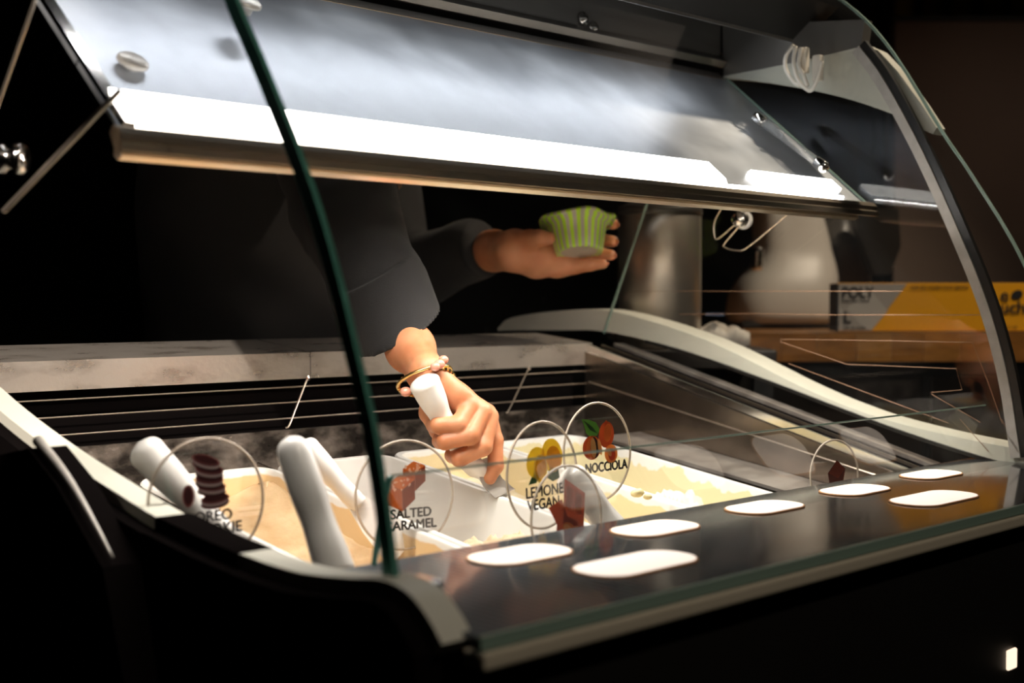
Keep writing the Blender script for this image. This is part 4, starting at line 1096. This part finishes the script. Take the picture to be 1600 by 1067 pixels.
# --- paper cup
def cup():
    c = Vector(G(1000, 545, -.022)); top = Vector(G(980, 245, -.010))
    ax = (top-c).normalized(); hgt = (top-c).length
    root = empty('ice_cream_cup', c, 'small ice cream cup with lime green stripes held in the raised hand', 'cup')
    m4 = axis_mat(c, top)
    m, nt, b = new_mat('striped_cup'); N = nt.nodes; L = nt.links
    at = N.new('ShaderNodeAttribute'); at.attribute_name = 'stripe'
    mx = N.new('ShaderNodeMix'); mx.data_type = 'RGBA'; mx.inputs[6].default_value = (.55, .52, .45, 1); mx.inputs[7].default_value = (.58, .95, .03, 1)
    L.new(at.outputs['Fac'], mx.inputs[0]); L.new(mx.outputs[2], b.inputs['Base Color']); b.inputs['Roughness'].default_value = .35
    b.inputs['Transmission Weight'].default_value = .15
    n = 192; ns = 48
    prof_ = [(0, .002), (.026, .002), (.0325, .0), (.034, .004), (.037, .02), (.041, .04), (.0455, hgt-.008), (.048, hgt-.002), (.0535, hgt), (.055, hgt-.003), (.0545, hgt-.006)]
    bm = bmesh.new(); lay = bm.faces.layers.float.new('stripe'); rings = []
    for r, z in prof_:
        if r == 0: rings.append([bm.verts.new(m4 @ Vector((0, 0, z)))]); continue
        ring = []
        for k in range(n):
            a = 2*math.pi*k/n
            wv = 1+.035*math.sin(a*7+1)*(z/hgt)**3 if z > hgt*.6 else 1
            ring.append(bm.verts.new(m4 @ Vector((r*wv*math.cos(a), r*wv*math.sin(a), z + (.002*math.sin(a*5) if z > hgt*.85 else 0)))))
        rings.append(ring)
    for q_, (A, B) in enumerate(zip(rings, rings[1:])):
        for k in range(n):
            j = (k+1) % n
            if len(A) == 1: f = bm.faces.new((A[0], B[k], B[j]))
            else: f = bm.faces.new((A[k], B[k], B[j], A[j]))
            f[lay] = 1.0 if (k*ns//n) % 2 == 0 and q_ != 0 else 0.0
    o = obj('cup_wall', bm, m, root, True)
    sm = o.modifiers.new('thick', 'SOLIDIFY'); sm.thickness = .0008
    return root
cup()

# ================================================================== BACKGROUND THINGS
def vframe(u, v, d):    # frame square to the view: x right, y away, z up
    p = P(u, v, d=d)
    return Matrix.Translation(p) @ Matrix((RT, FH, Vector((0, 0, 1)))).transposed().to_4x4()
def vbox(F, x0, x1, y0, y1, z0, z1, bv=0):
    bm = box_bm(x0, x1, y0, y1, z0, z1, bv); bm.transform(F); return bm
# wooden work counter
CDp = 2.30; pxm = CDp/FPX
F = vframe(1100, 520, CDp)
cnt = empty('work_counter', F.translation - Vector((0, 0, F.translation.z)), 'wooden block worktop on a dark cabinet behind the right end of the case', 'counter')
cols = [(.40, .17, .035), (.50, .23, .05), (.34, .14, .03), (.46, .20, .045), (.38, .155, .03)]
wm_ = [noise_col('oak_block_%d' % i, tuple(x*.55 for x in c), tuple(x*.85 for x in c), (18, 18, 60), (.3, .45), 0, Coat_Weight=.2) for i, c in enumerate(cols)]
x = -.12; i = 0; rs = random.Random(11)
while x < 1.0:
    w_ = rs.uniform(.055, .075)
    obj('wood_block', vbox(F, x, x+w_-.0006, 0, .55, -.052, 0, .0008), wm_[rs.randrange(5)], cnt); x += w_; i += 1
obj('cabinet', vbox(F, -.10, .98, .04, .55, -F.translation.z, -.053), M['black'], cnt)
obj('cabinet_door', vbox(F, .02, .40, .028, .04, -F.translation.z+.1, -.08), pbr('dark_door', (.02, .015, .012), .4), cnt)
obj('cabinet_door', vbox(F, .42, .80, .028, .04, -F.translation.z+.1, -.08), pbr('dark_door2', (.02, .015, .012), .4), cnt)
# glove box
F = vframe(1309, 518, CDp+.01); w_, h_ = .395, 76*pxm
gb = empty('glove_box', F.translation, 'long yellow and grey cardboard box of poly gloves on the wooden worktop', 'box')
yel = pbr('yellow_card', (.80, .36, .004), .5); gry = pbr('grey_card', (.36, .33, .30), .5); lgr = pbr('light_grey_card', (.46, .43, .40), .5)
obj('carton', vbox(F, 0, w_, .0, .06, .001, h_, .001), yel, gb)
def vpoly(F, pts, y, m, name, parent):
    bm = bmesh.new(); f = bm.faces.new([bm.verts.new(F @ Vector((a, y, b))) for a, b in pts]); r = bmesh.ops.extrude_face_region(bm, geom=[f])
    for e in r['geom']:
        if isinstance(e, bmesh.types.BMVert): e.co += F.to_3x3() @ Vector((0, .0004, 0))
    return obj(name, bm, m, parent)
vpoly(F, [(.001, .002), (.060, .002), (.124, h_-.001), (.001, h_-.001)], -.0006, gry, 'printed_panel', gb)
vpoly(F, [(.014, .028), (.001, .050), (.001, .028)], -.0010, lgr, 'printed_panel', gb)
vpoly(F, [(.016, .040), (.044, .010), (.060, .002), (.090, .038), (.060, .072), (.052, .080)], -.0008, lgr, 'printed_panel', gb)
vpoly(F, [(-.003, .0), (.001, .0), (.001, h_-.002), (-.003, h_-.004)], -.0006, M['ink'], 'carton_edge', gb)
def gtxt(s_, size, x, z, bold=.0006, sx=1):
    o = text_mesh('lettering', s_, size, x, z, -.0016, M['ink'], gb, 'LEFT', bold, sx, F)
    o.data.transform(wm(gb).inverted()); return o
obj('end_flap', vbox(F, -.0008, -.0001, .0, .06, .001, h_-.001), M['ink'], gb)
gtxt('POLY', .027, .006, h_-.026, .0009, .88); gtxt('EMBOSSED CLEAR', .0062, .006, h_-.034, .0002)
gtxt('L', .029, .009, .016, .0009); gtxt('500 GLOVES', .0075, .009, .004, .0002)
gtxt('ONE SIZE UNDER FOOD SERVICE', .0070, .130, h_-.010, .0002)
gtxt('e', .032, .292, h_-.032, .0008); gtxt('uch', .032, .292, h_-.054, .0008)
gtxt('NOT FOR HEAVY USE', .006, .265, .006, .0001)
bm = bmesh.new()
bm.faces.new([bm.verts.new(F @ Vector((a, -.0014, b))) for a, b in disc_pts(.322, h_-.021, .011, .008, .4, 16)])
obj('emblem', bm, M['ink'], gb)
# grey countertop machine
MD = 2.62
F = vframe(1235, 505, MD); k = MD/FPX
F.translation.z = zz(-.0555) + .0
mc = empty('food_machine', F.translation, 'large pale grey countertop machine with a domed base and black handle', 'machine')
gm = pbr('machine_grey', (.46, .43, .39), .42)
L_ = []
for z, xa, xb, yd in ((.0, -75, 92, .13), (14, -78, 92, .135), (45, -74, 92, .13), (75, -58, 92, .12), (95, -38, 90, .10), (120, -34, 84, .09), (160, -36, 74, .085), (200, -38, 62, .08), (230, -36, 50, .075)):
    cx = (xa+xb)/2*k; rx = (xb-xa)/2*k; L_.append([tuple(F @ Vector((cx + (rx)*math.copysign(abs(math.cos(t))**.6, math.cos(t)), .14 + yd*math.copysign(abs(math.sin(t))**.6, math.sin(t)), z*k + .012))) for t in [2*math.pi*q_/40 for q_ in range(40)]])
obj('machine_body', loft(L_, None, True, True), gm, mc, True)
obj('machine_foot', vbox(F, -72*k, 90*k, .02, .26, 0, .013, .003), M['black_rub'], mc)
bm = bmesh.new(); lowp = [(100, 190), (172, 190), (176, 130), (160, 86), (135, 86), (118, 130)]
R2 = [[tuple(F @ Vector((a*k, yy, b*k))) for a, b in lowp] for yy in (.02, .07)]
obj('machine_handle', loft(R2, bm, True, True), M['black_rub'], mc)
L_ = [[tuple(F @ Vector(((80 + 38*math.cos(t))*k if False else (105+55*math.cos(t)*s_)*k, .16+.06*math.sin(t), z*k))) for t in [2*math.pi*q_/24 for q_ in range(24)]] for z, s_ in ((5, 1), (60, 1), (90, .95), (130, .6), (180, .45))]
obj('machine_side_bowl', loft(L_, None, True, True), pbr('machine_dark', (.05, .045, .04), .4), mc, True)
F2 = vframe(1184, 405, MD-.03)
obj('machine_knob', lathe([(0, -.015)] + [(.013 if q_ % 2 else .017, -.015+.005*q_) for q_ in range(0, 7)] + [(0, .017)], 20, Matrix.Translation(F2.translation) @ Matrix.Rotation(.05, 4, 'X') @ Matrix.Diagonal((.7, .7, 1.5, 1))), M['chrome'], mc, True)
# side table carrying the canister and the paper goods
F = vframe(1005, 505, 2.0); F.translation.z = 0
st_ = empty('side_table', F.translation, 'dark side table behind the back corner of the case', 'table')
TT = zz(-.075)
bm = vbox(F, -.01, .21, .0, .27, TT-.03, TT, .003); obj('table_top', bm, pbr('dark_top', (.02, .016, .013), .4), st_)
for a, b in ((.01, .02), (.19, .02), (.01, .24), (.19, .24)):
    obj('leg', vbox(F, a-.015, a+.015, b-.015, b+.015, 0, TT-.03), M['black'], st_)
p = P(1030, 490, d=2.10); p.z = TT
can = empty('steel_canister', p, 'tall brushed steel canister behind the case corner', 'canister')
hh = .245; mm_ = Matrix.Translation(p)
obj('canister_body', lathe([(0, 0), (.066, 0), (.068, .003), (.068, hh-.03), (.066, hh-.026), (.0, hh-.026)], 40, mm_), pbr('canister_steel', (.60, .54, .46), .34, .9), can, True)
obj('canister_lid', lathe([(0, hh-.006), (.05, hh-.008), (.069, hh-.014), (.070, hh-.028), (.066, hh-.03), (0, hh-.03)], 40, mm_), pbr('canister_lid', (.12, .11, .10), .35, .6), can, True)
p = P(1118, 500, d=2.16); p.z = TT
bag = empty('napkin_pack', p, 'crumpled white paper pack beside the steel canister', 'paper pack')
bm = bmesh.new(); bmesh.ops.create_grid(bm, x_segments=16, y_segments=12, size=.5)
bmesh.ops.solidify(bm, geom=bm.faces[:], thickness=.2)
for v in bm.verts:
    c = v.co; hgt_ = .030 if c.z >= 0 else 0
    v.co = p + RT*(c.x*.10) + FH*(c.y*.09) + Vector((0, 0, .002 + (hgt_ + .018*mn.noise(c*4)*(hgt_ > 0))*(1-.4*abs(c.x))))
obj('pack_wrap', bm, noise_col('white_paper', (.45, .40, .35), (.62, .58, .52), (60, 60, 60), (.5, .7)), bag, True)
obj('pack_mark', vbox(vframe(1103, 493, 2.11), 0, .03, 0, .002, 0, .004), pbr('blue_mark', (.08, .14, .28), .5), bag)
# dark partition and shelf of bottles far right
F = vframe(1395, 533, 3.3)
F.translation.z = 0
pt = empty('partition', F.translation, 'dark brown partition behind the right end of the case', 'partition')
topz = zz(.22*3.3*.99)
obj('partition_board', vbox(F, 0, 1.6, 0, .05, 0, topz), M['room'], pt)
obj('partition_cap', vbox(F, -.01, 1.6, -.005, .055, topz, topz+.012), M['black'], pt)
Fs = vframe(1300, 60, 3.6)
sh = empty('bottle_shelf', (Fs.translation.x, Fs.translation.y, 0), 'dark wall shelf at the top right corner', 'shelf')
obj('shelf_board', vbox(Fs, .10, .9, -.05, .2, -.02, 0), M['black'], sh)
for xx in (.12, .86): obj('shelf_support', vbox(Fs, xx, xx+.03, .0, .15, -Fs.translation.z, -.02), M['black'], sh)
amber = pbr('amber_bottle', (.5, .36, .08), .15, .0, Coat_Weight=.8)
for j, xx in enumerate((.22, .30, .38, .47, .55)):
    p = Fs @ Vector((xx, .05, 0)); mm_ = Matrix.Translation(p); e = empty('bottle', p, ('leftmost', 'second from left', 'middle', 'second from right', 'rightmost')[j] + ' of the dark amber bottles on the wall shelf, top right', 'bottle', 'bottles on the shelf')
    obj('bottle_body', lathe([(0, 0), (.028, 0), (.030, .004), (.030, .11), (.024, .135), (.011, .155), (.011, .20), (0, .20)], 20, mm_), amber, e, True)
    obj('bottle_cap', lathe([(0, .222), (.013, .222), (.0135, .2), (0, .2)], 16, mm_), M['alu'], e, True)
# unseen ceiling housings added around the fill spots
for (x, y, lb) in ((2.1, .55, 'added square ceiling light over the work counter'),):
    e = empty('added_ceiling_light', (x, y, 2.8), lb, 'ceiling light')
    bm = bmesh.new()
    for a in (-1, 1): add_box(bm, x-.18, x+.18, y+a*.18-.01, y+a*.18+.01, 2.62 if False else 2.42, 2.80); add_box(bm, x+a*.18-.01, x+a*.18+.01, y-.18, y+.18, 2.42, 2.80)
    obj('added_housing', bm, M['black'], e)
e = empty('fill_spot', (-1.24, -.37, 2.8), 'small added black ceiling spot left of the case', 'ceiling light')
ax_ = axis_mat((-1.26, -.385, 2.69), (-1.23, -.36, 2.665))
obj('spot_housing', lathe([(.035, 0), (.04, .01), (.04, .10), (.037, .10), (.033, .02)], 24, ax_), M['black'], e, True)
obj('spot_stem', tube([(-1.26, -.385, 2.80), (-1.26, -.385, 2.68)], .008, 8), M['black'], e)
